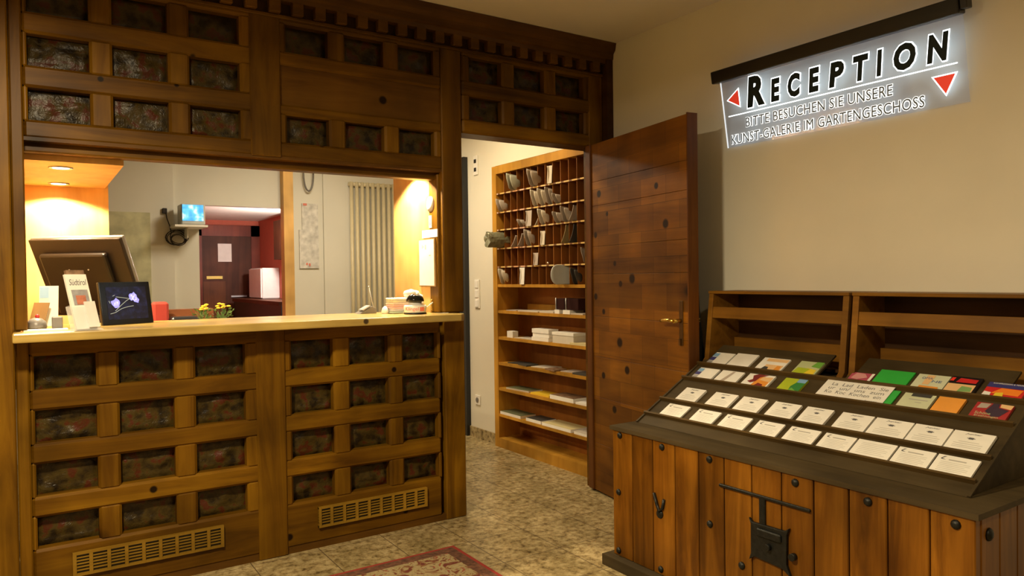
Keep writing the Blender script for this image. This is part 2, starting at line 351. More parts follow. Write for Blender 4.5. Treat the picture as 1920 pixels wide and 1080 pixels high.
def relief(root, x0, x1, z0, z1, seed):
    rnd = random.Random(seed); bm = bmesh.new(); nx, nz = 22, 14
    bl = [(rnd.uniform(.1, .9), rnd.uniform(.15, .85), rnd.uniform(.08, .2), rnd.uniform(.4, 1)) for _ in range(9)]
    g = []
    for j in range(nz+1):
        row = []
        for i in range(nx+1):
            u, v = i/nx, j/nz
            h = sum(a*math.exp(-(((u-p)/r)**2+((v-q)/(r*1.2))**2)) for p, q, r, a in bl)
            e = min(u, 1-u, (v)*.7, (1-v)*.7); fr = min(1, e/.06)
            ridge = .5*math.exp(-((e-.10)/.02)**2)
            row.append(bm.verts.new((x0+(x1-x0)*u, D+.060-.012*fr*min(1.2, h*.7)-.008*ridge, z0+(z1-z0)*v)))
        g.append(row)
    for j in range(nz):
        for i in range(nx):
            f = bm.faces.new((g[j][i], g[j][i+1], g[j+1][i+1], g[j+1][i])); f.smooth = True
    quad(bm, [(x0, D+.064, z0), (x1, D+.064, z0), (x1, D+.064, z1), (x0, D+.064, z1)])
    obj('carved_panel', bm, carved_m, root)
counter = thing('counter_front', 'pine panelled counter front with four rows of dark carved relief panels', 'reception counter', (1.0, D, 0))
grid_front(counter, [(.0, .96, .03, 1.113, COLS[:3], LROW), (1.0, 1.90, .03, 1.113, COLS[3:], LROW)])
for a in ((-.045, .0, D-.004, D+.06, .0, 1.113), (.905, 1.045, D-.006, D+.05, .0, 1.113), (1.925, 2.052, D-.004, D+.06, 0, 1.113)): bx('post', pine_v, counter, *a, bev=.006)
bx('backing', pine_dark, counter, -.04, 2.05, D+.066, D+.08, 0, 1.113)
bx('plinth', pine_dark, counter, -.04, 2.05, D+.006, D+.05, 0, .035)
i = 0
for (x0, x1) in COLS:
    for (z0, z1) in LROW:
        i += 1; relief(counter, x0-.004, x1+.004, z0-.004, z1+.004, i)
grille_m = wood('grille_wood', (.17, .09, .008), (.24, .135, .014), (.30, .175, .022), 'X', vknots=False)
def grille(x0, x1, z0, z1, lab):
    bm = bmesh.new(); y0, y1 = D-.016, D+.002
    box(bm, x0, x1, y0, y1, z1-.010, z1); box(bm, x0, x1, y0, y1, z0, z0+.010)
    n = 9; w = (x1-x0)/n
    for k in range(n+1):
        xc = min(max(x0+k*w, x0+.007), x1-.007); box(bm, max(x0, xc-.007), min(x1, xc+.007), y0-.0015, y1, z0+.0002, z1-.0002)
    for k in range(5):
        zc = z0+.010+(k+1)*(z1-z0-.02)/6; box(bm, x0, x1, y0+.004, y1, zc-.0022, zc+.0022)
    g = obj('ventilation_grille', bm, grille_m, counter, label=lab)
    bx('dark_slot_backing', black_m, g, x0+.004, x1-.004, D-.0035, D-.0012, z0+.006, z1-.006)
grille(.138, .743, .110, .210, None); grille(1.194, 1.798, .105, .208, None)
ct = thing('countertop', 'thick light wooden countertop with glossy surface running along the reception window', 'countertop', (.95, 3.75, 1.113))
bm = bmesh.new()
prism(bm, [(-.052, 3.43), (1.945, 3.43), (1.985, 3.47), (1.985, 3.586), (1.909, 3.586), (1.909, 4.0), (.8, 4.03), (-.018, 4.06), (-.018, 3.66), (.002, 3.655), (.002, 3.584), (-.052, 3.578)], 'Z', 1.115, 1.153)
obj('board', bm, top_wood, ct, bev=.006)
# upper panelling
up_ = thing('wall_panelling', 'dark pine panelled wall above the counter with carved panels and toothed cornice', 'wall panelling', (1.2, D, 1.945))
grid_front(up_, [(-.0, .92, 1.945, 2.64, COLS[:3], UROW), (1.02, 1.93, 1.945, 2.205, COLS[3:], UROW[:1]), (1.02, 1.93, 2.395, 2.64, COLS[3:], UROW[2:]), (2.06, 3.0, 2.165, 2.64, COLR, UROW[1:])])
for a in ((-.045, .0, D-.004, D+.06, 1.155, 2.62), (.90, 1.045, D-.008, D+.05, 1.945, 2.62), (1.925, 2.052, D-.004, D+.06, 1.155, 2.62), (2.975, 3.088, D-.002, D+.06, 2.165, 2.62), (-.66, -.047, D-.012, D+.05, 0, CZ-.1)): bx('post', pine_v, up_, *a, bev=.006)
bx('long_plank', pine_big, up_, 1.03, 1.93, D+.014, D+.05, 2.20, 2.40)
bx('backing', pine_dark, up_, -.04, 3.09, D+.066, D+.074, 2.17, 2.80); bx('backing', pine_dark, up_, -.04, 2.04, D+.066, D+.074, 1.995, 2.18)
bx('inner_beam', pine_h, up_, -.04, 2.02, D+.06, D+.14, 1.897, 1.99, bev=.006); bx('soffit_board', pine_dark, up_, -.04, 2.02, D+.004, D+.10, 1.935, 1.950)
bx('inner_trim', pine_v, up_, 1.912, 1.945, D+.035, D+.14, 1.153, 1.93, bev=.006)
bx('inner_trim', pine_v, up_, -.040, -.020, D+.035, D+.14, 1.153, 1.93, bev=.005)
bx('door_lintel', pine_dark, up_, 2.05, 3.09, D+.01, D+.14, 2.163, 2.205)
bx('door_jamb', pine_dark, up_, 2.030, 2.052, D+.05, D+.14, 0, 2.165)
bx('door_jamb', pine_dark, up_, 2.985, 3.088, D+.03, D+.065, 0, 2.165)
bx('side_batten', rack_dark, up_, 3.088, 3.138, D-.05, D+.06, 2.165, 2.79)
for (x0, x1) in COLS[:3]:
    for (z0, z1) in UROW: i += 1; relief(up_, x0-.004, x1+.004, z0-.004, z1+.004, i)
for (x0, x1) in COLS[3:]:
    for (z0, z1) in (UROW[0], UROW[2]): i += 1; relief(up_, x0-.004, x1+.004, z0-.004, z1+.004, i)
for (x0, x1) in COLR:
    for (z0, z1) in UROW[1:]: i += 1; relief(up_, x0-.004, x1+.004, z0-.004, z1+.004, i)
bm = bmesh.new()   # cornice profile (y,z)
prism(bm, [(D+.05, 2.694), (D-.035, 2.694), (D-.04, 2.715), (D-.055, 2.722), (D-.058, 2.755), (D-.075, 2.775), (D-.085, 2.818), (D+.05, 2.818)], 'X', -.66, 3.138)
obj('cornice', bm, pine_dark, up_)
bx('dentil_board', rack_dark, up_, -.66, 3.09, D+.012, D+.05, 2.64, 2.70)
bx('lower_bead', pine_h, up_, -.66, 3.09, D-.012, D+.05, 2.616, 2.634, bev=.004)
x = -.566
while x < 3.04:
    bx('dentil', pine_big, up_, x, x+.054, D-.036, D+.012, 2.636, 2.696, bev=.003); x += .1112
# ------------------------------------------------------------------ open door
A = Vector((2.950, 3.575, 0)); Bp = Vector((2.794, 2.598, 0)); dv = (Bp-A).normalized(); W_ = (Bp-A).length
nx = Vector((dv.y, -dv.x, 0)).normalized()
if nx.x > 0: nx = -nx        # nx points to the camera side (-x)
MD = Matrix((dv, -nx, Vector((0, 0, 1)))).transposed().to_4x4(); MD.translation = A
door = thing('open_door', 'knotty pine plank door standing wide open beside the letter rack', 'door', tuple(A))
door.rotation_euler = (0, 0, math.atan2(dv.y, dv.x)); 
def dpart(name, bm, mat, parent=door, **k):
    # bm in door-local coordinates: x along the leaf, -y? the local +y axis is the rotated one
    me = bpy.data.meshes.new(name); bmesh.ops.recalc_face_normals(bm, faces=bm.faces[:]); bm.to_mesh(me); bm.free(); me.materials.append(mat)
    o = bpy.data.objects.new(name, me); COL.objects.link(o); o.parent = parent
    return o
# local frame of the rotated empty: x=dv, y=rot90(dv); find which side faces the camera
ly = Vector((-dv.y, dv.x, 0)); SG = 1 if ly.dot(nx) > 0 else -1       # camera-side sign of local y
def dy(t): return t*SG
KN = [(.300, .62), (1.592, .28), (1.832, .27)]
def local_knots():
    out = []
    # (distance along leaf, height, radius)
    for u, z, r in [(.085,1.60,.016),(.13,1.85,.020),(.36,1.30,.016),(.80,1.62,.022),(.48,1.33,.025),(.08,1.22,.018),(.17,1.13,.015),(.345,.955,.025),(.42,.80,.022),(.16,.74,.018),(.72,1.83,.016),(.22,1.72,.012),(.30,1.42,.014),(.28,.55,.02),(.6,.5,.02)]:
        out.append((u, dy(.0), z, r*1.15))
    return out
door_wood2 = wood('door_pine_knotty', DD, DM, DL, 'X', rough=.48, planks=(2, .29), knots=local_knots(), vknots=True, kscale=3.1, spec=.22, scale=.8, bricks=(0, 2, .23, .1447))
bm = bmesh.new()
zs = [.012, .31, .60, .85, 1.10, 1.36, 1.53, 1.78, 1.93, 2.163]
for a, b_ in zip(zs, zs[1:]): box(bm, .0, W_-.004, dy(-.044), dy(0.0), a+.0006, b_-.0006, bev=.0012)
dpart('leaf', bm, door_wood2)
bm = bmesh.new(); box(bm, W_-.004, W_+.004, dy(-.060), dy(.004), .012, 2.168); dpart('edge_strip', bm, wood('door_edge', (.07, .024, .005), (.12, .042, .008), (.16, .06, .012), 'Z', vknots=False))
bm = bmesh.new(); box(bm, -.012, .045, dy(-.050), dy(.012), .012, 2.163, bev=.004); dpart('hinge_stile', bm, MC['door_edge'])
def handle(side, lab=None):
    t = dy(0.002) if side > 0 else dy(-.062); s = SG*side
    bm = bmesh.new(); box(bm, W_-.075, W_-.045, t, t+s*.004, .985, 1.215, bev=.0015); box(bm, W_-.066, W_-.054, t, t+s*.014, .985, 1.02)
    p = dpart('lock_plate', bm, plain('aged_brass', (.10, .05, .012), .45, metal=.6))
    bm = bmesh.new(); cyl(bm, (W_-.06, t, 1.112), (W_-.06, t+s*.05, 1.112), .011)
    tube(bm, [(W_-.06, t+s*.048, 1.112), (W_-.10, t+s*.052, 1.115), (W_-.15, t+s*.050, 1.112), (W_-.175, t+s*.045, 1.108)], .009)
    dpart('lever_handle', bm, brass_m, p)
handle(1); handle(-1)
# black garment hanging between the open door and the wall
bm = bmesh.new(); rows = []
for j in range(15):
    z = 2.02-1.50*j/14; k = j/14
    hw = .012+.085*min(1, k*1.6)+.012*math.sin(j*1.3); yc = 2.725
    rows.append([bm.verts.new((2.912+.010*math.cos(a*3+j)+(.014+.038*min(1, k*1.5))*math.cos(a), yc+hw*math.sin(a)-.0*k, z)) for a in [2*PI*q/20 for q in range(20)]])
for Aa, Bb in zip(rows, rows[1:]):
    for q in range(20):
        f = bm.faces.new((Aa[q], Aa[(q+1) % 20], Bb[(q+1) % 20], Bb[q])); f.smooth = True
bm.faces.new(rows[0]); bm.faces.new(rows[-1][::-1])
solo('hanging_coat', bm, plain('black_cloth', (.012, .014, .012), .9, bump=.3), (2.872, 2.70, .52), 'black cloth hanging in the gap behind the open plank door', 'coat')
# ------------------------------------------------------------------ letter rack / shelving unit
HX = 3.10; BKX = 3.30
rackc = thing('letter_rack', 'tall built-in wooden cabinet with pigeonholes above open shelves behind the doorway', 'shelving', (3.2, 4.3, 0))
Y0, Y1 = 3.64, 4.953
bm = bmesh.new(); box(bm, HX, BKX+.01, 4.893, Y1, 0, 2.222); box(bm, HX, BKX+.01, Y0-.03, Y0, 0, 2.222); box(bm, HX, BKX+.01, Y0, 4.893, 2.160, 2.222); obj('cabinet_frame', bm, shelf_wood, rackc)
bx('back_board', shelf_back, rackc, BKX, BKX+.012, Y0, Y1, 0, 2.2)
bx('plinth', shelf_wood, rackc, HX, BKX, Y0, 4.893, 0, .075)
SH = [1.291, 1.085, .877, .675, .474, .266]
for z in SH: bx('shelf', shelf_wood, rackc, HX+.004, BKX, Y0, 4.893, z-.022, z)
PZ = [2.157, 2.006, 1.858, 1.721, 1.575, 1.431, 1.291]
def label_edge():
    m, nt, b = newmat('labelled_edge'); tc = N(nt, 'ShaderNodeTexCoord'); sp = N(nt, 'ShaderNodeSeparateXYZ'); L(nt, tc.outputs['Object'], sp.inputs[0])
    d = N(nt, 'ShaderNodeMath', operation='DIVIDE'); L(nt, sp.outputs[1], d.inputs[0]); d.inputs[1].default_value = .0908
    f = N(nt, 'ShaderNodeMath', operation='FRACT'); L(nt, d.outputs[0], f.inputs[0])
    fl = N(nt, 'ShaderNodeMath', operation='FLOOR'); L(nt, d.outputs[0], fl.inputs[0])
    wn = N(nt, 'ShaderNodeTexWhiteNoise', noise_dimensions='1D'); L(nt, fl.outputs[0], wn.inputs['W'])
    r = ramp(nt, [(0, (.60, .45, .20)), (.6, (.70, .45, .12)), (.85, (.62, .30, .16)), (1, (.8, .75, .6))]); L(nt, wn.outputs['Value'], r.inputs[0])
    lt = N(nt, 'ShaderNodeMath', operation='GREATER_THAN'); L(nt, f.outputs[0], lt.inputs[0]); lt.inputs[1].default_value = .34
    mx = N(nt, 'ShaderNodeMix', data_type='RGBA'); L(nt, lt.outputs[0], mx.inputs[0]); mx.inputs[6].default_value = (.16, .06, .012, 1); L(nt, r.outputs[0], mx.inputs[7]); L(nt, mx.outputs[2], b.inputs['Base Color']); b.inputs['Roughness'].default_value = .6
    return m
lab_m = label_edge()
for z in PZ[1:6]:
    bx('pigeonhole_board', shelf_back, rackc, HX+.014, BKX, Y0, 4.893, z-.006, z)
    bx('label_strip', lab_m, rackc, HX+.006, HX+.014, Y0, 4.893, z-.009, z+.001)
div_y = [4.893-.0908*k for k in range(1, 14)]
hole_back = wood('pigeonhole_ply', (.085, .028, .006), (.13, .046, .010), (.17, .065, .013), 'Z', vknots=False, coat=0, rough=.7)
for y in div_y:
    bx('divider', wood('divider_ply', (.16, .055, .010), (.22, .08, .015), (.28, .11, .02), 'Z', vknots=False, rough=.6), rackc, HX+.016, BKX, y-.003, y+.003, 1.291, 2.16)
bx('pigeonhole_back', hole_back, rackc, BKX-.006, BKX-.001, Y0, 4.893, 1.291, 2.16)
def holey(px):   # pixel column on the cabinet front -> y
    xs = [(931.8, 4.893), (946, 4.783), (957, 4.70), (969.6, 4.607), (982, 4.519), (994.8, 4.43), (1008.9, 4.334), (1023, 4.242), (1036, 4.159), (1051, 4.066), (1066, 3.976), (1081.5, 3.885), (1096.5, 3.80)]
    for (a, b_), (c, d) in zip(xs, xs[1:]):
        if px <= c: return b_+(d-b_)*(px-a)/(c-a)
    return 3.8
ROWN = ['top row', 'second row', 'third row', 'fourth row', 'fifth row', 'bottom row']
ORD = ['first', 'second', 'third', 'fourth', 'fifth', 'sixth', 'seventh', 'eighth', 'ninth', 'tenth', 'eleventh', 'twelfth', 'thirteenth', 'fourteenth']
def mail(row, p0, p1, h, style, mat, desc, cat='letter'):
    ya, yb = holey(p0), holey(p1); yc = (ya+yb)/2; z0 = PZ[row+1]+.0005
    k = int((4.893-yc)/.0908); lo, hi = 4.893-.0908*(k+1)+.005, 4.893-.0908*k-.005
    w = min(abs(ya-yb), hi-lo)/2*.96; yc = min(max(yc, lo+w), hi-w)
    rnd = random.Random(int(p0*7+row)); bm = bmesh.new()
    yy = min(max(yb+.030, lo+.022), hi-.012)
    pz = 540-(z0+h/2-1.35)*300
    X0 = yy*math.tan(math.atan((p0-.013*(540-pz)-960)/1373.1)+YAW); X0 = max(min(X0+.008, HX+.05), HX-.06); X1 = HX+.05
    def leaf(y_, xa, hh, bow, rad):
        g = []
        for j in range(9):
            v = j/8; row_ = []
            for q in range(9):
                u = q/8; ins = 0
                if style == 'curl': ins = rad*(1-math.sqrt(max(0, 1-(1-min(1, v/.55))**2)))+.006*math.sin(v*6)
                if style == 'lean': ins = .055*(1-v)*0+.045*v
                x_ = (xa+ins)+(X1-xa-ins)*u; zt = hh*(1-.10*u*(style == 'curl'))
                row_.append(bm.verts.new((x_, y_+bow*math.sin(PI*u*.8)-.010*math.sin(PI*v), z0+zt*v)))
            g.append(row_)
        for j in range(8):
            for q in range(8):
                f = bm.faces.new((g[j][q], g[j][q+1], g[j+1][q+1], g[j+1][q])); f.smooth = True
    if style == 'flat': X0 = HX-.012; leaf(yy, max(X0, HX-.02), h, .003, 0)
    else:
        leaf(yy, X0, h, .008, .040)
        if style == 'curl': leaf(yy-.016, X0+.022, h*.88, -.008, .050)
    if style == 'flat' and abs(ya-yb) > .02:
        w2_ = min(abs(ya-yb), .07); 
        vs = [(HX-.01, yy+.005, z0), (HX-.004, yy-w2_*.8, z0), (HX+.004, yy-w2_*.8, z0+h), (HX-.002, yy+.005, z0+h)]; quad(bm, vs)
    o = obj('letter' if cat == 'letter' else cat, bm, mat, None, origin=(HX+.05, yc, z0))
    md = o.modifiers.new('thick', 'SOLIDIFY'); md.thickness = .0025; md.offset = 0
    tag(o, '%s in the %s pigeonhole of the %s' % (desc, ORD[k], ROWN[row]), cat, 'papers in the pigeonholes')
pg = plain('greenish_paper', (.36, .37, .30), .7); pv = plain('manila_paper', (.33, .25, .11), .7); pw = plain('mail_white', (.62, .56, .46), .7); pgy = plain('mail_grey', (.42, .36, .31), .7); pdk = plain('dark_folder', (.05, .045, .04), .6)
for a in [(0, 953, 968, .128, 'curl', pg, 'curled grey-green paper'), (0, 989.5, 1007, .125, 'curl', pgy, 'folded pinkish-grey letter'), (0, 1028, 1036, .125, 'flat', pw, 'narrow upright white card'),
          (1, 932.5, 945.5, .10, 'curl', pgy, 'curled beige letter'), (1, 997, 1008, .125, 'curl', pw, 'tall curled letter'), (1, 1010, 1022, .125, 'curl', pw, 'tall curled pale letter'), (1, 1024, 1035, .125, 'curl', pgy, 'tall curled greyish letter'), (1, 1037, 1049, .07, 'curl', pgy, 'short crumpled grey letter'),
          (2, 971, 981, .06, 'curl', pgy, 'short bent grey letter'), (2, 983.5, 994.5, .115, 'flat', pgy, 'upright beige envelope'), (2, 1004, 1009, .10, 'lean', pw, 'slim pale slip'), (2, 1009.5, 1022, .115, 'curl', pw, 'wide pale rolled letter'), (2, 1037, 1050, .08, 'curl', pgy, 'curled grey letter'), (2, 1052, 1065, .11, 'curl', pgy, 'folded grey leaflet'), (2, 1067, 1080, .11, 'lean', pgy, 'tilted beige leaflet'),
          (3, 958, 969, .09, 'lean', pgy, 'leaning pale envelope'), (3, 970, 981.5, .10, 'lean', pgy, 'tilted pale envelope'), (3, 983, 994.5, .125, 'curl', pgy, 'tall curled brownish letter'), (3, 1016, 1023, .10, 'flat', pw, 'narrow white slip'), (3, 1052, 1065, .128, 'lean', pv, 'tall olive-brown envelope'), (3, 1067, 1081, .128, 'lean', pdk, 'tall dark envelope'),
          (4, 1001, 1008.5, .09, 'flat', pgy, 'faint beige slip'), (4, 1089, 1096, .11, 'curl', pgy, 'curled tan letter'),
          (5, 933, 945.5, .125, 'curl', pw, 'curled white letter'), (5, 974, 982, .125, 'flat', paper_m, 'bright white upright card'), (5, 1068, 1081, .115, 'curl', pdk, 'dark bundled bag', 'bag')]:
    mail(*a)
bm = bmesh.new(); lathe(bm, (HX+.03, holey(1021), PZ[5]+.0125), [(.002, -.0115), (.008, -.009), (.011, 0), (.008, .009), (.002, .0115)], 12)
solo('ball', bm, plain('shiny_ball', (.8, .75, .6), .15, metal=.8), (HX+.03, holey(1021), PZ[5]), 'small shiny ball lying in a pigeonhole of the fifth row', 'ball')
# pale bulging envelope, bottom row
bm = bmesh.new(); g = []
yc, z0 = 4.035, 1.292
for j in range(15):
    v = j/14; row_ = []
    for q in range(11):
        u = q/10; ins = .052*(1-math.sqrt(max(0, 1-(2*v-1)**2*.98)))
        row_.append(bm.verts.new((2.988+ins+(3.20-2.988-ins)*u, yc+.012*math.sin(PI*u)-.004, z0+.136*v)))
    g.append(row_)
for j in range(14):
    for q in range(10):
        f = bm.faces.new((g[j][q], g[j][q+1], g[j+1][q+1], g[j+1][q])); f.smooth = True
o = solo('envelope', bm, plain('pale_blue_paper', (.56, .58, .55), .6), (HX-.02, yc, z0), 'large pale bulging envelope sticking out of the bottom pigeonhole row', 'envelope', 'papers in the pigeonholes')
md = o.modifiers.new('thick', 'SOLIDIFY'); md.thickness = .006
# rolled parcel sticking out, fourth row left
bm = bmesh.new(); cx, cz = 4.835, PZ[4]+.064; rows = []
for j in range(11):
    x_ = HX+.16-.285*j/10; r = .060*(1+.03*math.sin(j*2.1)); sc_ = 1
    rows.append([bm.verts.new((x_+.006*math.sin(q*1.7+j), cx+.040*r/.060*math.cos(2*PI*q/18)*(1+.05*math.sin(q*2.3+j)), cz+r*math.sin(2*PI*q/18)*(1+.03*math.cos(q*3+j)))) for q in range(18)])
for Aa, Bb in zip(rows, rows[1:]):
    for q in range(18): bm.faces.new((Aa[q], Aa[(q+1) % 18], Bb[(q+1) % 18], Bb[q]))
bm.faces.new(rows[0]); 
ctr = bm.verts.new((HX-.115, cx+.005, cz+.01))
for q in range(18): bm.faces.new((rows[-1][(q+1) % 18], rows[-1][q], ctr))
pk = thing('rolled_parcel', 'crumpled grey-green rolled parcel sticking far out of the fourth pigeonhole row', 'parcel', (HX, cx, PZ[4]+.004))
obj('wrapping', bm, plain('grey_wrap', (.20, .20, .13), .55, noise=.25, nscale=25, bump=.6), pk)
bm = bmesh.new()
for a, b_ in [((HX-.128, cx+.01, cz+.050), (HX-.08, cx-.02, cz+.058)), ((HX-.13, cx-.02, cz+.05), (HX-.10, cx-.040, cz+.02))]: cyl(bm, a, b_, .005, .003, 6)
obj('tape', bm, plain('clear_tape', (.6, .62, .5), .2), pk)
# papers and boxes on the open shelves
def slab(y0, y1, z, h, x0, x1, mat, name, label, cat, skew=0., group='papers and boxes on the open shelves', cover=None):
    bm = bmesh.new(); prism(bm, [(x0, y0), (x0+skew, y1), (x1+skew, y1), (x1, y0)], 'Z', z+.0005, z+h)
    if cover is None: return solo(name, bm, mat, ((x0+x1)/2, (y0+y1)/2, z), label, cat, group)
    t = thing(name, label, cat, ((x0+x1)/2, (y0+y1)/2, z), group); obj('pages', bm, mat, t)
    bm = bmesh.new(); prism(bm, [(x0, y0), (x0+skew, y1), (x1+skew, y1), (x1, y0)], 'Z', z+h, z+h+.0012); obj('cover', bm, cover, t)
    return t
yel = plain('yellow_cover', (.75, .50, .03), .5); dkc = plain('charcoal_cover', (.05, .05, .045), .5); olive = plain('olive_cover', (.12, .13, .06), .6); brn = plain('brown_print', (.20, .12, .07), .5, noise=.5, nscale=30); creamc = plain('cream_cover', (.62, .54, .28), .6)
s = SH[1]
slab(4.80, 4.66, s, .006, HX+.02, HX+.15, pgy, 'paper_sheet', 'beige sheet at the far left of the upper open shelf', 'paper')
slab(4.62, 4.36, s, .008, HX+.01, HX+.16, paper2_m, 'paper_stack', 'flat grey paper pile left of the dark boxes on the upper shelf', 'paper')
slab(4.34, 4.17, s, .014, HX+.01, HX+.16, paper2_m, 'paper_stack', 'low paper pile touching the left dark box on the upper shelf', 'paper')
for (a, b_, lab) in [(4.155, 4.10, 'white card stack under the left dark box'), (4.06, 3.98, 'white card stack under the right dark box')]:
    slab(a, b_, s, .028, HX+.01, HX+.13, paper_m, 'card_stack', lab, 'cards')
slab(3.97, 3.84, s, .010, HX+.01, HX+.14, paper2_m, 'paper_stack', 'flat grey paper pile at the right end of the upper open shelf', 'paper')
for (a, b_, lab) in [(4.150, 4.055, 'dark brown box with metal corners, left one of the pair on the upper shelf'), (4.035, 3.90, 'dark brown box, right one of the pair on the upper shelf')]:
    t = thing('dark_box', lab, 'box', (HX+.08, (a+b_)/2, s+.028 if a > 4.1 else s+.0285), 'dark boxes on the upper shelf')
    bx('body', plain('dark_leather', (.030, .010, .009), .8, spec=.1), t, HX+.02, HX+.13, b_, a, s+.029, s+.108, bev=.004)
    bm = bmesh.new(); cyl(bm, (HX+.016, a-.004, s+.03), (HX+.016, a-.004, s+.112), .004); obj('metal_corner', bm, silver_m, t)
bm = bmesh.new(); bx('back_strip', shelf_wood, rackc, BKX-.03, BKX-.002, 3.9, 4.72, s, s+.05)
s = SH[2]
slab(4.79, 4.71, s, .050, HX+.02, HX+.07, paper_m, 'small_box', 'small white box at the left of the second open shelf', 'box')
slab(4.69, 4.46, s, .005, HX+.02, HX+.15, paper2_m, 'paper_sheet', 'thin grey sheet beside the small white box', 'paper')
t = thing('paper_stack', 'tall stack of white paper on the second open shelf', 'paper', (HX+.06, 4.33, s), 'papers and boxes on the open shelves')
for q, (h0, h1, d) in enumerate([(0, .028, 0), (.029, .056, .006), (.057, .088, .002)]): bx('ream', paper_m, t, HX+.012+d, HX+.10+d, 4.235, 4.445-d, s+h0+.0005, s+h1)
t = thing('white_box', 'lidded white cardboard box right of the tall paper stack', 'box', (HX+.07, 4.10, s), 'papers and boxes on the open shelves')
bx('body', plain('white_card', (.62, .58, .50), .7), t, HX+.012, HX+.12, 3.945, 4.185, s+.0005, s+.070); bx('lid', paper_m, t, HX+.009, HX+.123, 3.942, 4.188, s+.058, s+.078)
slab(4.02-.04, 3.70, s, .016, HX+.006, HX+.10, creamc, 'paper_stack', 'cream paper pile at the right end of the second open shelf', 'paper')
s = SH[3]
slab(4.79, 4.66, s, .006, HX+.02, HX+.14, dkc, 'leaflet', 'dark leaflet at the left of the third open shelf', 'leaflet', .02)
slab(4.64, 4.50, s, .010, HX+.02, HX+.13, dkc, 'leaflet', 'dark leaflet with black edge on the third open shelf', 'leaflet', -.02)
slab(4.47, 4.30, s, .006, HX+.02, HX+.15, paper2_m, 'leaflet', 'grey leaflet left of centre on the third open shelf', 'leaflet', .03)
slab(4.28, 4.14, s, .010, HX+.01, HX+.12, brn, 'magazine', 'brown printed magazine in the middle of the third open shelf', 'magazine', -.02)
slab(4.12, 3.98, s, .006, HX+.03, HX+.15, pgy, 'leaflet', 'beige leaflet right of the brown magazine on the third shelf', 'leaflet', .02)
slab(3.96, 3.80, s, .012, HX+.01, HX+.14, dkc, 'leaflet', 'dark leaflet at the right end of the third open shelf', 'leaflet', 0)
s = SH[4]
slab(4.80, 4.52, s, .012, HX+.012, HX+.14, paper2_m, 'magazine', 'olive covered magazine at the left of the fourth open shelf', 'magazine', .02, cover=olive)
slab(4.48, 4.25, s, .012, HX+.02, HX+.15, yel, 'folder', 'bright yellow folder on the fourth open shelf', 'folder')
slab(4.22, 3.95, s, .030, HX+.008, HX+.15, paper_m, 'magazine_stack', 'thick white magazine stack with brown picture on the fourth shelf', 'magazine', .0, cover=brn)
slab(3.93, 3.80, s, .014, HX+.01, HX+.14, paper_m, 'magazine', 'white magazine at the right end of the fourth open shelf', 'magazine')
s = SH[5]
slab(4.885, 4.60, s, .022, HX+.008, HX+.15, paper_m, 'magazine_stack', 'white magazines with dark green cover at the left of the lowest shelf', 'magazine', 0, cover=olive)
slab(4.53, 4.34, s, .024, HX+.01, HX+.15, paper_m, 'magazine_stack', 'white magazines with charcoal cover on the lowest shelf', 'magazine', 0, cover=dkc)
slab(4.32, 3.98, s, .022, HX+.006, HX+.16, paper_m, 'brochure_stack', 'wide cream brochure stack in the middle of the lowest shelf', 'brochure', 0, cover=creamc)
slab(3.95, 3.75, s, .018, HX+.01, HX+.15, paper_m, 'brochure_stack', 'white brochure stack at the right end of the lowest shelf', 'brochure', 0, cover=paper2_m)
# switches on the passage wall
t = thing('wall_socket_plate', 'white double data socket high on the passage wall', 'socket', (3.14, 5.255, 2.28)); bx('plate', white_m, t, 3.130, 3.139, 5.225, 5.290, 2.20, 2.36, bev=.002)
for z in (2.245, 2.315): bx('opening', black_m, t, 3.126, 3.131, 5.243, 5.275, z-.015, z+.015)
t = thing('light_switch', 'white triple light switch at hand height on the passage wall', 'light switch', (3.14, 5.255, 1.21)); bx('plate', white_m, t, 3.130, 3.139, 5.222, 5.298, 1.09, 1.33, bev=.002)
for z in (1.13, 1.21, 1.29): bx('rocker', paper_m, t, 3.124, 3.131, 5.235, 5.285, z-.03, z+.03, bev=.002)
t = thing('power_socket', 'white power socket low on the passage wall', 'socket', (3.14, 5.275, .32)); bx('plate', white_m, t, 3.130, 3.139, 5.235, 5.315, .28, .36, bev=.002)
bm = bmesh.new(); cyl(bm, (3.126, 5.275, .32), (3.131, 5.275, .32), .022); obj('insert', bm, grey_m, t)
# ------------------------------------------------------------------ chest
CY0, CY1 = 1.016, 2.588; CX = 2.265
chest = thing('wooden_chest', 'large plank chest with iron lock and studs under the leaflet display', 'chest', (2.69, 1.80, 0))
bm = bmesh.new(); pw_ = (CY1-CY0)/12
for k in range(12): box(bm, CX, CX+.03, CY0+k*pw_+.002, CY0+(k+1)*pw_-.002, .05, .635, bev=.003)
for k in range(7): box(bm, CX+.03+k*.116+.002, CX+.03+(k+1)*.116-.002, CY0, CY0+.03, .05, .635, bev=.003)
for k in range(7): box(bm, CX+.03+k*.116+.002, CX+.03+(k+1)*.116-.002, CY1-.03, CY1, .05, .635, bev=.003)
obj('planks', bm, chest_wood, chest)
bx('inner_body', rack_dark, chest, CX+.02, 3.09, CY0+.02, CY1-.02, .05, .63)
bm = bmesh.new(); prism(bm, [(CX-.008, CY0-.010), (3.10, CY0-.010), (3.10, 2.575), (2.70, 2.575), (2.69, CY1+.010), (CX-.008, CY1+.010)], 'Z', .632, .650); obj('lid', bm, board_dark, chest)
bm = bmesh.new(); prism(bm, [(CX-.045, CY0-.03), (3.10, CY0-.03), (3.10, 2.575), (2.70, 2.575), (2.66, CY1+.03), (CX-.045, CY1+.03)], 'Z', 0, .05); obj('plinth', bm, board_dark, chest)
bm = bmesh.new()
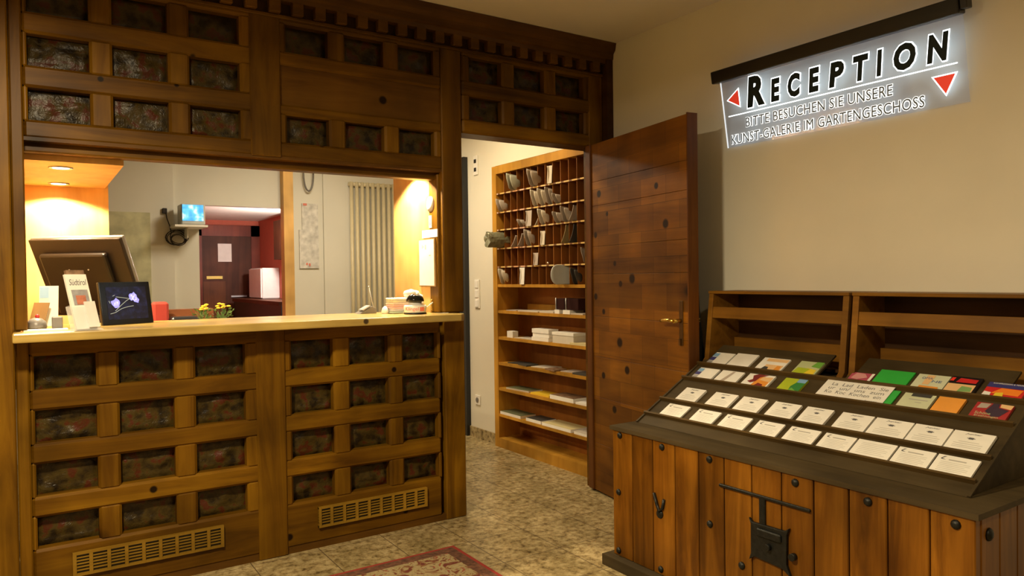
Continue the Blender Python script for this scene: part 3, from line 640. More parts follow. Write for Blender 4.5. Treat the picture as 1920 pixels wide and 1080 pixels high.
for (y, z) in [(2.535, .612), (2.267, .608), (2.004, .608), (1.611, .604), (1.341, .604), (1.071, .604), (2.547, .347), (2.004, .348), (2.55, .075), (2.28, .075), (1.848, .231), (1.34, .09), (1.07, .09), (1.6, .09)]:
    pass
STUDS = [(2.535, .612), (2.267, .608), (2.004, .608), (1.611, .604), (1.341, .604), (1.071, .604), (2.547, .347), (2.004, .348), (2.55, .075), (2.28, .075), (1.848, .231), (1.34, .09), (1.07, .09)]
bm.free()
for (y, z) in STUDS:
    bm = bmesh.new(); lathe(bm, (CX, y, z), [(.015, 0), (.014, -.005), (.008, -.010), (.002, -.011)], 10, 'X'); obj('stud', bm, iron_m, chest)
bm = bmesh.new(); lathe(bm, (CX+.075, CY0, .575), [(.02, 0), (.018, -.006), (.008, -.012), (.002, -.013)], 10, 'Y'); obj('stud', bm, iron_m, chest)
bm = bmesh.new(); box(bm, CX-.012, CX, 1.548, 1.950, .514, .526, bev=.003); box(bm, CX-.010, CX, 1.735, 1.762, .40, .52, bev=.003); obj('hasp_bar', bm, iron_m, chest)
bm = bmesh.new(); prism(bm, [(1.806, .432), (1.79, .418), (1.735, .420), (1.65, .422), (1.630, .437), (1.640, .41), (1.642, .30), (1.625, .262), (1.66, .282), (1.78, .290), (1.806, .272), (1.796, .30), (1.796, .41)], 'X', CX-.014, CX)
lp = obj('lock_plate', bm, iron_m, chest, bev=.003)
bx('lock_cover', iron_m, lp, CX-.024, CX-.013, 1.66, 1.765, .375, .405, bev=.004)
bm = bmesh.new(); cyl(bm, (CX-.03, 1.715, .345), (CX-.012, 1.715, .345), .012); obj('keyhole_boss', bm, iron_m, lp)
bm = bmesh.new(); cyl(bm, (CX-.02, 1.617, .338), (CX, 1.617, .338), .013); obj('side_knob', bm, iron_m, lp)
bm = bmesh.new()
tube(bm, [(CX-.004, 2.315, .40), (CX-.010, 2.295, .36), (CX-.010, 2.28, .33), (CX-.006, 2.262, .345), (CX-.004, 2.255, .385)], .007, 6)
lathe(bm, (CX, 2.283, .315), [(.020, 0), (.018, -.005), (.004, -.007)], 12, 'X'); obj('iron_hook', bm, iron_m, chest)
# ------------------------------------------------------------------ sloped leaflet display
SX, SZ = 2.406, .651; SL = .5615; ln = math.hypot(1, SL); ca, sa = 1/ln, SL/ln
DY0, DY1 = 1.106, 2.568
ledge_m = wood('ledge_brown', (.055, .033, .010), (.09, .055, .018), (.12, .075, .026), 'Y', vknots=False)
disp = thing('leaflet_display', 'sloping dark brown leaflet display stand standing on the chest', 'display stand', (2.75, 1.84, .651))
def sp_(s, h=0.): return (SX+s*ca-h*sa, SZ+s*sa+h*ca)       # (x,z) at slope distance s, height h above the board
bm = bmesh.new(); prism(bm, [(SX, SZ), sp_(.495), (sp_(.495)[0]+.22, sp_(.495)[1]), (sp_(.495)[0]+.22, SZ)], 'Y', DY0, DY1); obj('sloping_board', bm, board_dark, disp)
bm = bmesh.new()
for (a, b_) in ((1.915, 2.566), (1.187, 1.786)): prism(bm, [sp_(.495, -.004), sp_(.672, -.004), sp_(.672, .004), sp_(.495, .004)], 'Y', a, b_)
obj('upper_board', bm, board_dark, disp)
for s_, t_ in ((.060, .018), (.180, .018), (.358, .020), (.484, .020)):
    bm = bmesh.new(); prism(bm, [sp_(s_), sp_(s_+.010), sp_(s_+.010, t_), sp_(s_, t_)], 'Y', DY0-.004, DY1+.006); obj('ledge', bm, ledge_m, disp)
for y in (DY0-.012, DY1-.0):
    bm = bmesh.new(); prism(bm, [(SX, SZ), sp_(.495), sp_(.495, .006), sp_(0, .006)], 'Y', y, y+.010); obj('side_lip', bm, board_dark, disp)
def frame_rack(y0, y1, lab):
    t = thing('wall_rack', lab, 'rack', (3.0, (y0+y1)/2, .93), 'wooden racks behind the display')
    for y in (y0, y1-.028):
        bm = bmesh.new(); prism(bm, [(2.918, 1.257), (2.878, .925), (2.86, .905), (3.13, .905), (3.13, 1.257)], 'Y', y, y+.028); obj('side_panel', bm, rack_wood, t, bev=.002)
    bx('top_board', rack_wood, t, 2.912, 3.135, y0-.002, y1+.002, 1.250, 1.264, bev=.002)
    bm = bmesh.new(); prism(bm, [(2.906, 1.128), (2.914, 1.184), (2.934, 1.182), (2.926, 1.126)], 'Y', y0+.028, y1-.028); obj('front_rail', bm, rack_wood, t, bev=.002)
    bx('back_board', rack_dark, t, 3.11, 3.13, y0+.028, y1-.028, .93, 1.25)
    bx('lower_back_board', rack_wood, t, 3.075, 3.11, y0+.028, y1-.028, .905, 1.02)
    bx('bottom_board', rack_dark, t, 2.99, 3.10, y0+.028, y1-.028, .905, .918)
frame_rack(1.806, 2.574, 'open wooden rack frame nearer the door on the display')
frame_rack(1.020, 1.789, 'open wooden rack frame at the right end of the display')
def card(s0, s1, y0, y1, thick, mats, kind, name, label, cat, group, h0=.002, **kw):
    """stack lying on the slope: y1 = left edge in the photo, text reads along -y; mats: body"""
    (x0, z0) = sp_(s0, h0)
    t = thing(name, label, cat, (x0, (y0+y1)/2, z0), group)
    bm = bmesh.new(); prism(bm, [sp_(s0, h0), sp_(s1, h0), sp_(s1, h0+thick), sp_(s0, h0+thick)], 'Y', y0, y1); obj('stack', bm, mats, t)
    W, Hh = y1-y0, s1-s0
    ox, oz = sp_(s0, h0+thick+.0004)
    M = Matrix(((0, ca, -sa), (-1, 0, 0), (0, sa, ca))).to_4x4(); M.translation = (ox, y1, oz)   # local x -> -y, local y -> up the slope
    def rect(bm, u0, u1, v0, v1): 
        vs = [M @ Vector((u*W, v*Hh, 0)) for u, v in ((u0, v0), (u1, v0), (u1, v1), (u0, v1))]; quad(bm, vs)
    def patch(nm, mat, pts):
        bm = bmesh.new(); bm.faces.new([bm.verts.new(M @ Vector((u*W, v*Hh, .0002+.0002*patch.n))) for u, v in pts]); patch.n += 1; obj(nm, bm, mat, t)
    patch.n = 0
    if kind == 'head':
        bm = bmesh.new(); fit_text(bm, 'Jupiter', .30*W, .70*W, .085*Hh, M @ Matrix.Translation((0, .84*Hh, 0)), depth=.0002, shear=.3)
        rect(bm, .44, .56, .62, .72); rect(bm, .40, .60, .66, .69)
        obj('heading_print', bm, mat_ink, t)
        bm = bmesh.new()
        for v in (.46, .36, .26, .18): rect(bm, .25-.1*(v < .4), .75+.1*(v < .4), v, v+.018)
        obj('text_lines', bm, ink_l, t)
    elif kind == 'logo':
        bm = bmesh.new(); bx_ = [(.10, .80), (.16, .92), (.22, .94), (.17, .86), (.14, .80), (.24, .74), (.12, .75)]
        bm.faces.new([bm.verts.new(M @ Vector((u*W, v*Hh, 0))) for u, v in bx_]); obj('logo_print', bm, mat_ink, t)
        bm = bmesh.new(); rect(bm, .30, .72, .74, .80)
        for q in range(6): rect(bm, .14, .86-.1*(q % 3 == 2), .62-.09*q, .635-.09*q)
        obj('text_lines', bm, ink_l, t)
    elif kind == 'lines':
        bm = bmesh.new()
        for q in range(7): rect(bm, .14, .88-.1*(q % 3 == 2), .82-.1*q, .835-.1*q)
        obj('text_lines', bm, ink_l, t)
    return t, M, W, Hh, patch
R3 = [(2.484, 2.363), (2.303, 2.176), (2.146, 2.019), (1.979, 1.853), (1.826, 1.708), (1.670, 1.542), (1.533, 1.394), (1.388, 1.262), (1.256, 1.127)]
R4 = [(2.488, 2.358), (2.304, 2.177), (2.143, 2.011), (1.975, 1.852), (1.821, 1.690), (1.669, 1.545), (1.537, 1.394), (1.386, 1.262), (1.254, 1.124)]
RN = ['first', 'second', 'third', 'fourth', 'fifth', 'sixth', 'seventh', 'eighth', 'ninth']
for q, (a, b_) in enumerate(R3):
    card(.190, .291, b_, a, .010, paper_m, 'head', 'card_stack', 'white card stack with centred heading, %s from the left in the upper white row' % RN[q], 'card stack', 'white cards on the display')
for q, (a, b_) in enumerate(R4):
    card(.071, .161, b_, a, .007, paper_m, 'logo' if q != 6 else 'lines', 'card_stack', ('white card stack with small corner emblem, %s from the left in the lowest row' % RN[q]) if q != 6 else 'white card stack with text lines only, seventh from the left in the lowest row', 'card stack', 'white cards on the display')
def C(name, col, r=.35): return plain(name, col, r)
LG = 'leaflets in the two upper display rows'
ol = C('orange_print', (.75, .30, .05)); pe = C('peach_print', (.80, .52, .25)); rd = C('red_print', (.60, .03, .03)); gn = C('green_print', (.04, .42, .06)); lg = C('pale_green_print', (.50, .56, .30))
yg = C('lime_print', (.42, .52, .03)); dg = C('deep_green_print', (.04, .22, .05)); bl = C('blue_print', (.22, .42, .68)); nv = C('navy_print', (.05, .05, .20)); ye = C('yellow_print', (.80, .62, .05)); blk = C('black_print', (.015, .012, .012)); pk_ = C('pink_print', (.42, .08, .13)); og = C('flat_orange_print', (.80, .34, .05))
for (s0, s1, y1, y0, rw) in [(.488, .596, 2.528, 2.410, 'top'), (.368, .458, 2.525, 2.405, 'second')]:
    t, M, W, Hh, P_ = card(s0, s1, y0, y1, .009, paper_m, 'none', 'leaflet_stack', 'white leaflet with strip of small photos, leftmost in the %s display row' % rw, 'leaflet', LG)
    for q, c_ in enumerate([silver_m, nv, bl]): P_('photo_strip', c_, [(.0, .05+.3*q), (.26, .05+.3*q), (.26, .32+.3*q), (0, .32+.3*q)])
t, M, W, Hh, P_ = card(.488, .604, 2.275, 2.400, .010, paper_m, 'none', 'leaflet_stack', 'plain white leaflet, second from the left in the top display row', 'leaflet', LG)
t, M, W, Hh, P_ = card(.370, .460, 2.260, 2.388, .008, paper_m, 'none', 'leaflet_stack', 'white leaflet with grey curved stripe in the second display row', 'leaflet', LG)
P_('grey_stripe', pgy, [(.28, 0), (.46, 0), (.62, .95), (.50, .95)])
t, M, W, Hh, P_ = card(.492, .594, 2.094, 2.235, .009, paper_m, 'none', 'leaflet_stack', 'white leaflet with orange bands and small photos in the top row', 'leaflet', LG)
P_('orange_band', pe, [(.18, .72), (.98, .72), (.98, .95), (.18, .95)]); P_('photo', pe, [(.3, .05), (.95, .05), (.95, .48), (.3, .48)]); P_('photo', ol, [(.72, .1), (.92, .1), (.90, .42), (.74, .42)]); P_('photo', dkc, [(.22, .02), (.5, .02), (.46, .28), (.3, .32)])
t, M, W, Hh, P_ = card(.370, .460, 2.088, 2.228, .009, paper_m, 'none', 'leaflet_stack', 'leaflet with red leaves and orange glow in the second row', 'leaflet', LG)
P_('orange_picture', ol, [(.40, .02), (.95, .02), (.95, .80), (.45, .85)]); P_('yellow_glow', pe, [(.55, .55), (.97, .45), (.97, .85), (.60, .80)]); P_('dark_red_leaves', C('maroon_print', (.20, .03, .03)), [(.15, .35), (.30, .55), (.2, .85), (.35, 1), (.75, .97), (.5, .75), (.45, .4), (.3, .25)])
P_('dark_red_leaves', MC['maroon_print'], [(.5, .0), (.85, .0), (.8, .22), (.6, .3)])
t, M, W, Hh, P_ = card(.496, .595, 1.923, 2.038, .009, lg, 'none', 'leaflet_stack', 'pale green and yellow leaflet at the right of the left top row', 'leaflet', LG)
P_('yellow_field', ye, [(.3, .0), (.95, .0), (.92, .42), (.5, .5)]); P_('lime_field', yg, [(0, 0), (.5, 0), (.65, .45), (.1, .5)]); P_('green_field', C('leaf_print', (.16, .40, .06)), [(.6, .62), (1, .55), (1, 1), (.7, 1)])
t, M, W, Hh, P_ = card(.369, .461, 1.926, 2.035, .009, yg, 'none', 'leaflet_stack', 'lime and dark green leaflet with blue corner in the second row', 'leaflet', LG)
P_('green_field', dg, [(.55, 0), (1, 0), (1, .8), (.65, .8), (.5, .4)]); P_('blue_corner', bl, [(.62, .72), (1, .72), (1, 1), (.62, 1)]); P_('leaf_green', MC['leaf_print'], [(.5, .02), (.95, .02), (.6, .3)])
t, M, W, Hh, P_ = card(.497, .555, 1.674, 1.770, .008, pk_, 'none', 'leaflet_stack', 'small pink and wine red leaflet behind the white notice', 'leaflet', LG)
P_('white_edge', paper_m, [(.88, 0), (1, 0), (1, 1), (.88, 1)]); P_('pink_figure', C('rose_print', (.62, .30, .30)), [(.1, .3), (.4, .2), (.8, .5), (.6, .9), (.2, .95)])
t, M, W, Hh, P_ = card(.497, .592, 1.527, 1.664, .009, gn, 'none', 'leaflet_stack', 'plain bright green leaflet in the top row', 'leaflet', LG)
t, M, W, Hh, P_ = card(.369, .470, 1.529, 1.60, .005, gn, 'none', 'leaflet_stack', 'bright green leaflet half hidden by the white notice', 'leaflet', LG)
t, M, W, Hh, P_ = card(.369, .489, 1.557, 1.845, .0015, paper_m, 'none', 'notice_card', 'wide white notice card with three lines of printed text', 'notice', None, h0=.009)
notice = t
nt_m = C('notice_ink', (.22, .22, .22))
bm = bmesh.new()
for (s_, x0, x1, v, hh) in [('La  Lad  Laden  Sie', .12, .95, .68, .17), ('ur  un/  uns  zum', .11, .93, .46, .17), ('Ko  Koc  Kochen  ein', .10, .93, .24, .17)]:
    fit_text(bm, s_, x0*W, x1*W, hh*Hh, M @ Matrix.Translation((0, v*Hh, 0)), depth=.0002)
fit_text(bm, 'Jupiter', .74*W, .92*W, .06*Hh, M @ Matrix.Translation((0, .06*Hh, 0)), depth=.0002)
obj('printed_text', bm, nt_m, t)
t, M, W, Hh, P_ = card(.496, .589, 1.392, 1.510, .009, C('mint_print', (.62, .66, .48)), 'none', 'leaflet_stack', 'pale leaflet with blue lettering and orange foot in the top row', 'leaflet', LG)
P_('orange_foot', ol, [(.25, .02), (.88, .02), (.85, .20), (.25, .22)]); P_('peach_swirl', pe, [(.3, .3), (.5, .3), (.55, .95), (.3, .95)])
bm = bmesh.new(); fit_text(bm, 'OMA', .18*W, .52*W, .14*Hh, M @ Matrix.Translation((0, .66*Hh, .0006)), depth=.0002); fit_text(bm, 'NE', .55*W, .85*W, .14*Hh, M @ Matrix.Translation((0, .48*Hh, .0006)), depth=.0002); obj('blue_lettering', bm, C('blue_ink', (.12, .16, .34)), t)
t, M, W, Hh, P_ = card(.369, .462, 1.391, 1.506, .009, C('mint2_print', (.58, .62, .42)), 'none', 'leaflet_stack', 'pale green leaflet with dark header strip in the second row', 'leaflet', LG)
P_('dark_header', dkc, [(.25, .80), (.88, .80), (.88, 1), (.25, 1)]); P_('text_line', ink_l, [(.25, .58), (.85, .58), (.85, .63), (.25, .63)]); P_('text_line', ink_l, [(.5, .42), (.7, .42), (.7, .45), (.5, .45)])
t, M, W, Hh, P_ = card(.496, .592, 1.280, 1.385, .012, blk, 'none', 'leaflet_stack', 'black and peach leaflet with red title in the top row', 'leaflet', LG)
P_('peach_field', pe, [(0, .02), (.92, .02), (.92, .52), (0, .52)]); P_('green_patch', C('sage_print', (.22, .40, .14)), [(.45, .04), (.88, .08), (.85, .36), (.5, .4)]); P_('red_title', rd, [(.22, .62), (.88, .62), (.9, .86), (.3, .9)]); P_('red_title', C('bright_red_print', (.85, .05, .03)), [(.0, .68), (.12, .68), (.14, .9), (.02, .9)])
t, M, W, Hh, P_ = card(.370, .463, 1.288, 1.380, .010, og, 'none', 'leaflet_stack', 'plain orange leaflet in the second display row', 'leaflet', LG)
t, M, W, Hh, P_ = card(.495, .583, 1.130, 1.256, .009, rd, 'none', 'leaflet_stack', 'red and orange leaflet with dark blue heading at the right end', 'leaflet', LG)
P_('navy_heading', nv, [(0, .66), (1, .66), (1, 1), (0, 1)]); P_('orange_glow', C('flame_print', (.9, .25, .03)), [(.2, .25), (.9, .2), (.95, .6), (.4, .65)]); P_('white_glow', paper_m, [(0, .02), (.22, .02), (.2, .3), (.02, .35)]); P_('yellow_glow', ye, [(.3, .05), (.55, .05), (.5, .35), (.32, .3)])
bm = bmesh.new(); fit_text(bm, 'KOMPRESSION & PERFEKT', .12*W, .98*W, .08*Hh, M @ Matrix.Translation((0, .88*Hh, .0012)), depth=.0002); obj('white_lettering', bm, paper_m, t)
t, M, W, Hh, P_ = card(.374, .460, 1.134, 1.250, .009, C('crimson_print', (.38, .03, .03)), 'none', 'leaflet_stack', 'crimson leaflet with dark figure and pale title at the right end', 'leaflet', LG)
P_('dark_figure', C('plum_print', (.05, .03, .05)), [(.35, .45), (.45, 1), (.62, 1), (.65, .75), (.95, .65), (.8, .2), (.6, .15)]); P_('pale_patch', pgy, [(.08, .6), (.35, .65), (.4, .95), (.12, .95)]); P_('pale_patch', pe, [(.68, .78), (.98, .7), (1, .98), (.66, 1)])
bm = bmesh.new(); fit_text(bm, 'Schöne', .12*W, .55*W, .16*Hh, M @ Matrix.Translation((0, .22*Hh, .001)), depth=.0002); fit_text(bm, 'Erzählungen', .15*W, .80*W, .13*Hh, M @ Matrix.Translation((0, .04*Hh, .001)), depth=.0002); obj('pale_title', bm, lg, t)
# ------------------------------------------------------------------ illuminated sign
P0 = Vector((3.132, 2.621, 2.02)); sv = Vector((-.055, 0, .335)).normalized(); su = Vector((0, -1, 0)); sn = Vector((-sv.z, 0, sv.x))    # sn towards the room (-x)
MS = Matrix((su, sv, su.cross(sv))).transposed().to_4x4(); MS.translation = P0
TW = 1 if (su.cross(sv)).dot(Vector((-1, 0, 0))) > 0 else -1
def sp3(u, v, w=0.): return MS @ Vector((u, v, w*TW))
sign = thing('reception_sign', 'edge-lit glass sign reading RECEPTION under a black bar on the wall', 'sign', tuple(P0))
def sbox(name, mat, u0, u1, v0, v1, w0, w1, bev=0., **k):
    t = bmesh.new(); box(t, u0, u1, v0, v1, min(w0, w1)*1., max(w0, w1)*1.); 
    for v in t.verts: v.co = sp3(*v.co)
    return obj(name, t, mat, sign, bev=bev, **k)
def glassy():
    m, nt, b = newmat('lit_glass'); out = nt.nodes['Material Output']
    tr = N(nt, 'ShaderNodeBsdfTransparent'); tr.inputs[0].default_value = (.86, .88, .92, 1)
    em = N(nt, 'ShaderNodeEmission'); em.inputs[0].default_value = (.72, .75, .86, 1); em.inputs[1].default_value = .03
    ad = N(nt, 'ShaderNodeAddShader'); gl = N(nt, 'ShaderNodeBsdfGlossy'); gl.inputs['Roughness'].default_value = .05
    mx = N(nt, 'ShaderNodeMixShader'); mx.inputs[0].default_value = .05
    L(nt, tr.outputs[0], ad.inputs[0]); L(nt, em.outputs[0], ad.inputs[1]); L(nt, ad.outputs[0], mx.inputs[1]); L(nt, gl.outputs[0], mx.inputs[2]); L(nt, mx.outputs[0], out.inputs['Surface']); return m
glow_m = plain('white_glow', (.9, .9, .9), .5, emit=(.86, .97, 1), es=2.2)
glow2_m = plain('white_glow_soft', (.9, .9, .9), .5, emit=(.86, .94, .98), es=.75)
glow3_m = plain('white_glow_small', (.9, .9, .9), .5, emit=(.86, .94, .98), es=1.0)
ink_m = plain('sign_black', (.008, .018, .022), .5, spec=.2); redl_m = plain('sign_red', (.65, .04, .02), .4, emit=(.9, .06, .03), es=.45)
sbox('glass_panel', glassy(), 0, 1.2, 0, .345, 0, .006)
bm = bmesh.new()
for (u0, u1, v0, v1) in ((-.0015, .0012, 0, .345),):
    t = bmesh.new(); box(t, u0, u1, v0, v1, -.0005, .0066)
    for v in t.verts: v.co = sp3(*v.co)
    merge(bm, t)
obj('lit_edge', bm, glow2_m, sign)
bmh = bmesh.new(); box(bmh, -.027, 1.205, .341, .405, -.012, .045)
for v in bmh.verts: v.co = sp3(*v.co)
hb = obj('housing_bar', bmh, plain('black_housing', (.008, .008, .008), .3), sign, bev=.006)
bmh = bmesh.new(); box(bmh, 1.205, 1.232, .355, .398, -.008, .038)
for v in bmh.verts: v.co = sp3(*v.co)
obj('end_cap', bmh, black_m, sign, bev=.004)
LET = [('R', .155, .262, .150), ('E', .298, .360, .110), ('C', .399, .472, .110), ('E', .508, .574, .110), ('P', .612, .695, .110), ('T', .738, .812, .110), ('I', .838, .874, .110), ('O', .918, 1.012, .110), ('N', 1.052, 1.146, .112)]
for ch, a, b_, h in LET:
    sh = .0
    def stamp(bmx, off, w, grow):
        t = text_bm(ch, 1., depth=.01, offset=off, shear=.22)
        xs = [q.co.x for q in t.verts]; ys = [q.co.y for q in t.verts]; wd_, hd = max(xs)-min(xs), max(ys)-min(ys)
        for q in t.verts: q.co = Vector((a-grow+(q.co.x-min(xs))/wd_*(b_-a+2*grow), .181-grow+(q.co.y-min(ys))/hd*(h+2*grow), w*TW+q.co.z*.03*TW))
        merge(bmx, t, MS)
    bo = bmesh.new(); bi = bmesh.new(); stamp(bo, .085, .0075, .0055); stamp(bi, .055, .0095, 0)
    obj('letter_outline', bo, glow_m, sign); obj('letter', bi, ink_m, sign)
bm = bmesh.new(); t = bmesh.new(); box(t, .03, 1.168, .158, .163, .007, .0085)
for v in t.verts: v.co = sp3(*v.co)
merge(bm, t); obj('divider_line', bm, glow_m, sign)
for s_, a, b_, v0, h in [('BITTE BESUCHEN SIE UNSERE', .132, .903, .089, .047), ('KUNST-GALERIE IM GARTENGESCHOSS', .030, 1.030, .014, .048)]:
    bo = bmesh.new(); bi = bmesh.new()
    for bmx, off, w, g in ((bo, .06, .0075, .0026), (bi, .0, .0090, .0)):
        t = text_bm(s_, 1., depth=.01, offset=off, shear=.12, spacing=1.06)
        xs = [q.co.x for q in t.verts]; ys = [q.co.y for q in t.verts]; wd_, hd = max(xs)-min(xs), max(ys)-min(ys)
        for q in t.verts: q.co = Vector((a-g+(q.co.x-min(xs))/wd_*(b_-a+2*g), v0-g+(q.co.y-min(ys))/hd*(h+2*g), w*TW+q.co.z*.03*TW))
        merge(bmx, t, MS)
    obj('small_text_glow', bo, glow3_m, sign); obj('small_text_core', bi, plain('sign_grey', (.12, .14, .14), .5, spec=.2), sign)
for tri in ([(.030, .243), (.114, .295), (.114, .193)], [(1.064, .127), (1.167, .127), (1.116, .039)]):
    c = [sum(p[0] for p in tri)/3, sum(p[1] for p in tri)/3]
    for sc_, w, m_, nm in ((1.0, .0075, glow_m, 'arrow_outline'), (.82, .0090, redl_m, 'arrow')):
        bm = bmesh.new(); prism(bm, [(c[0]+(p[0]-c[0])*sc_, c[1]+(p[1]-c[1])*sc_) for p in tri], 'Z', w, w+.0008)
        for v in bm.verts: v.co = sp3(*v.co)
        obj(nm, bm, m_, sign)
# ------------------------------------------------------------------ rug
def rug_mat():
    m, nt, b = newmat('oriental_pattern'); tc = N(nt, 'ShaderNodeTexCoord')
    n = N(nt, 'ShaderNodeTexNoise'); n.inputs['Scale'].default_value = 11; n.inputs['Detail'].default_value = 3; n.inputs['Distortion'].default_value = 3; L(nt, tc.outputs['Object'], n.inputs['Vector'])
    v = N(nt, 'ShaderNodeTexVoronoi'); v.inputs['Scale'].default_value = 8; L(nt, tc.outputs['Object'], v.inputs['Vector'])
    ad = N(nt, 'ShaderNodeMath', operation='ADD'); L(nt, n.outputs['Fac'], ad.inputs[0]); ml = N(nt, 'ShaderNodeMath', operation='MULTIPLY'); L(nt, v.outputs['Distance'], ml.inputs[0]); ml.inputs[1].default_value = .25; L(nt, ml.outputs[0], ad.inputs[1])
    r = ramp(nt, [(.40, (.14, .03, .02)), (.50, (.22, .10, .04)), (.56, (.33, .26, .125)), (.66, (.37, .29, .15)), (.74, (.20, .13, .07)), (.8, (.32, .06, .03))]); r.color_ramp.interpolation = 'CONSTANT'; L(nt, ad.outputs[0], r.inputs[0])
    L(nt, r.outputs[0], b.inputs['Base Color']); b.inputs['Roughness'].default_value = .95; return m
rug = thing('oriental_rug', 'cream and wine red patterned oriental rug on the granite floor', 'rug', (.9, 2.4, 0))
RX0, RX1, RY0, RY1 = -.3, 1.757, 1.75, 3.215
def ring(bm, o_, i_, z0, z1):
    x0, x1, y0, y1 = RX0+o_, RX1-o_, RY0+o_, RY1-o_; a0, a1, b0, b1 = RX0+i_, RX1-i_, RY0+i_, RY1-i_
    box(bm, x0, x1, b1, y1, z0, z1); box(bm, x0, x1, y0, b0, z0, z1); box(bm, x0, a0, b0, b1, z0, z1); box(bm, a1, x1, b0, b1, z0, z1)
bm = bmesh.new(); ring(bm, 0, .018, .001, .007); obj('red_edging', bm, plain('red_wool', (.28, .03, .02), .95), rug)
bm = bmesh.new(); ring(bm, .018, .075, .001, .008); obj('border', bm, plain('wine_wool', (.13, .055, .03), .95, noise=.5, nscale=45), rug)
bx('field', rug_mat(), rug, RX0+.075, RX1-.075, RY0+.075, RY1-.075, .001, .0078)
# ------------------------------------------------------------------ niche joinery in the reception window
niche = thing('niche_cabinet', 'warm lit beech niche lining at the left of the reception window', 'cabinet', (.18, 4.2, 1.2))
bx('side_panel', beech, niche, -.060, -.026, D+.14, 4.72, .9, 1.99)
bx('back_panel', beech, niche, -.06, .392, 4.70, 4.73, .9, 1.99)
bm = bmesh.new(); box(bm, -.026, .375, D+.14, 4.70, 1.874, 1.99); obj('soffit', bm, beech, niche)
n2_ = thing('niche_cabinet', 'warm lit beech niche side panel at the right of the reception window', 'cabinet', (1.93, 3.95, 1.2))
bx('side_panel', beech, n2_, 1.915, 1.945, D+.14, 4.215, 0, CZ-.01)
bx('soffit', beech, n2_, 1.60, 1.915, D+.14, 4.215, 2.0, 2.06)
bulb_m = plain('lamp_glow', (1, .9, .7), .5, emit=(1, .86, .58), es=14)
for (x_, y_, z_, lab) in [(.139, 3.919, 1.874, 'glowing recessed downlight, nearer one in the left niche soffit'), (.150, 4.55, 1.874, 'recessed downlight deeper in the left niche soffit'), (1.78, 3.88, 2.0, 'recessed downlight over the right end of the counter')]:
    t = thing('downlight', lab, 'light', (x_, y_, z_), 'recessed downlights')
    bm = bmesh.new(); lathe(bm, (x_, y_, z_), [(.048, 0), (.050, -.003), (.044, -.006), (.036, -.003), (.034, 0)], 24); obj('trim_ring', bm, silver_m, t)
    bm = bmesh.new(); cyl(bm, (x_, y_, z_-.004), (x_, y_, z_-.0015), .033, seg=24); obj('lens', bm, bulb_m, t)
# things on the right niche wall
t = thing('wall_clock', 'round white wall clock glowing under the downlight', 'clock', (1.914, 3.712, 1.766))
bm = bmesh.new(); lathe(bm, (1.914, 3.712, 1.766), [(.045, 0), (.045, -.005), (.042, -.006), (.002, -.005)], 28, 'X'); obj('case', bm, plain('clock_rim', (.45, .30, .22), .4), t)
bm = bmesh.new(); lathe(bm, (1.908, 3.712, 1.766), [(.0405, 0), (.0405, -.0012), (.002, -.0012)], 28, 'X'); obj('dial', bm, white_m, t)
bm = bmesh.new(); box(bm, 1.9055, 1.9065, 3.711, 3.713, 1.766, 1.790); box(bm, 1.9055, 1.9065, 3.712, 3.728, 1.765, 1.767); obj('hands', bm, mat_ink, t)
t = thing('thermometer', 'slim white thermometer card under the wall clock', 'thermometer', (1.914, 3.715, 1.665)); bx('card', white_m, t, 1.910, 1.9145, 3.698, 3.732, 1.632, 1.702); bx('scale', mat_ink, t, 1.909, 1.9102, 3.712, 3.718, 1.645, 1.68)
bm = bmesh.new(); box(bm, 1.9105, 1.9145, 3.632, 3.820, 1.578, 1.622); solo('paper_note', bm, white_m, (1.914, 3.73, 1.6), 'wide white paper note pinned directly above the whiteboard', 'note')
t = thing('whiteboard', 'small narrow whiteboard with thin wooden frame in the lit niche', 'whiteboard', (1.914, 3.745, 1.31))
bx('frame', wood('oak_frame', (.3, .18, .07), (.4, .25, .1), (.5, .3, .12), 'Z', vknots=False), t, 1.9035, 1.9145, 3.655, 3.850, 1.300, 1.572); bx('board', white_m, t, 1.902, 1.9037, 3.661, 3.844, 1.306, 1.566)
bm = bmesh.new()
for (a, b_, c, d) in [(3.81, 3.80, 1.52, 1.54), (3.795, 3.785, 1.525, 1.535), (3.77, 3.755, 1.515, 1.54), (3.72, 3.70, 1.475, 1.48)]: box(bm, 1.9012, 1.9021, b_, a, c, d)
obj('handwriting', bm, ink_l, t)
# ------------------------------------------------------------------ items on the counter
CT = 1.1532
def rframe(c, yaw, tilt):
    r = Vector((math.cos(yaw), math.sin(yaw), 0)); b_ = Vector((-math.sin(yaw), math.cos(yaw), 0))
    u = Vector((0, 0, 1))*math.cos(tilt)+b_*math.sin(tilt); n = r.cross(u)      # n faces the viewer (-b)
    M = Matrix((r, u, n)).transposed().to_4x4(); M.translation = Vector(c); return M
def mbox(M, x0, x1, y0, y1, z0, z1, bev=0.):
    t = bmesh.new(); box(t, x0, x1, y0, y1, z0, z1, bev=bev)
    for v in t.verts: v.co = M @ v.co
    return t
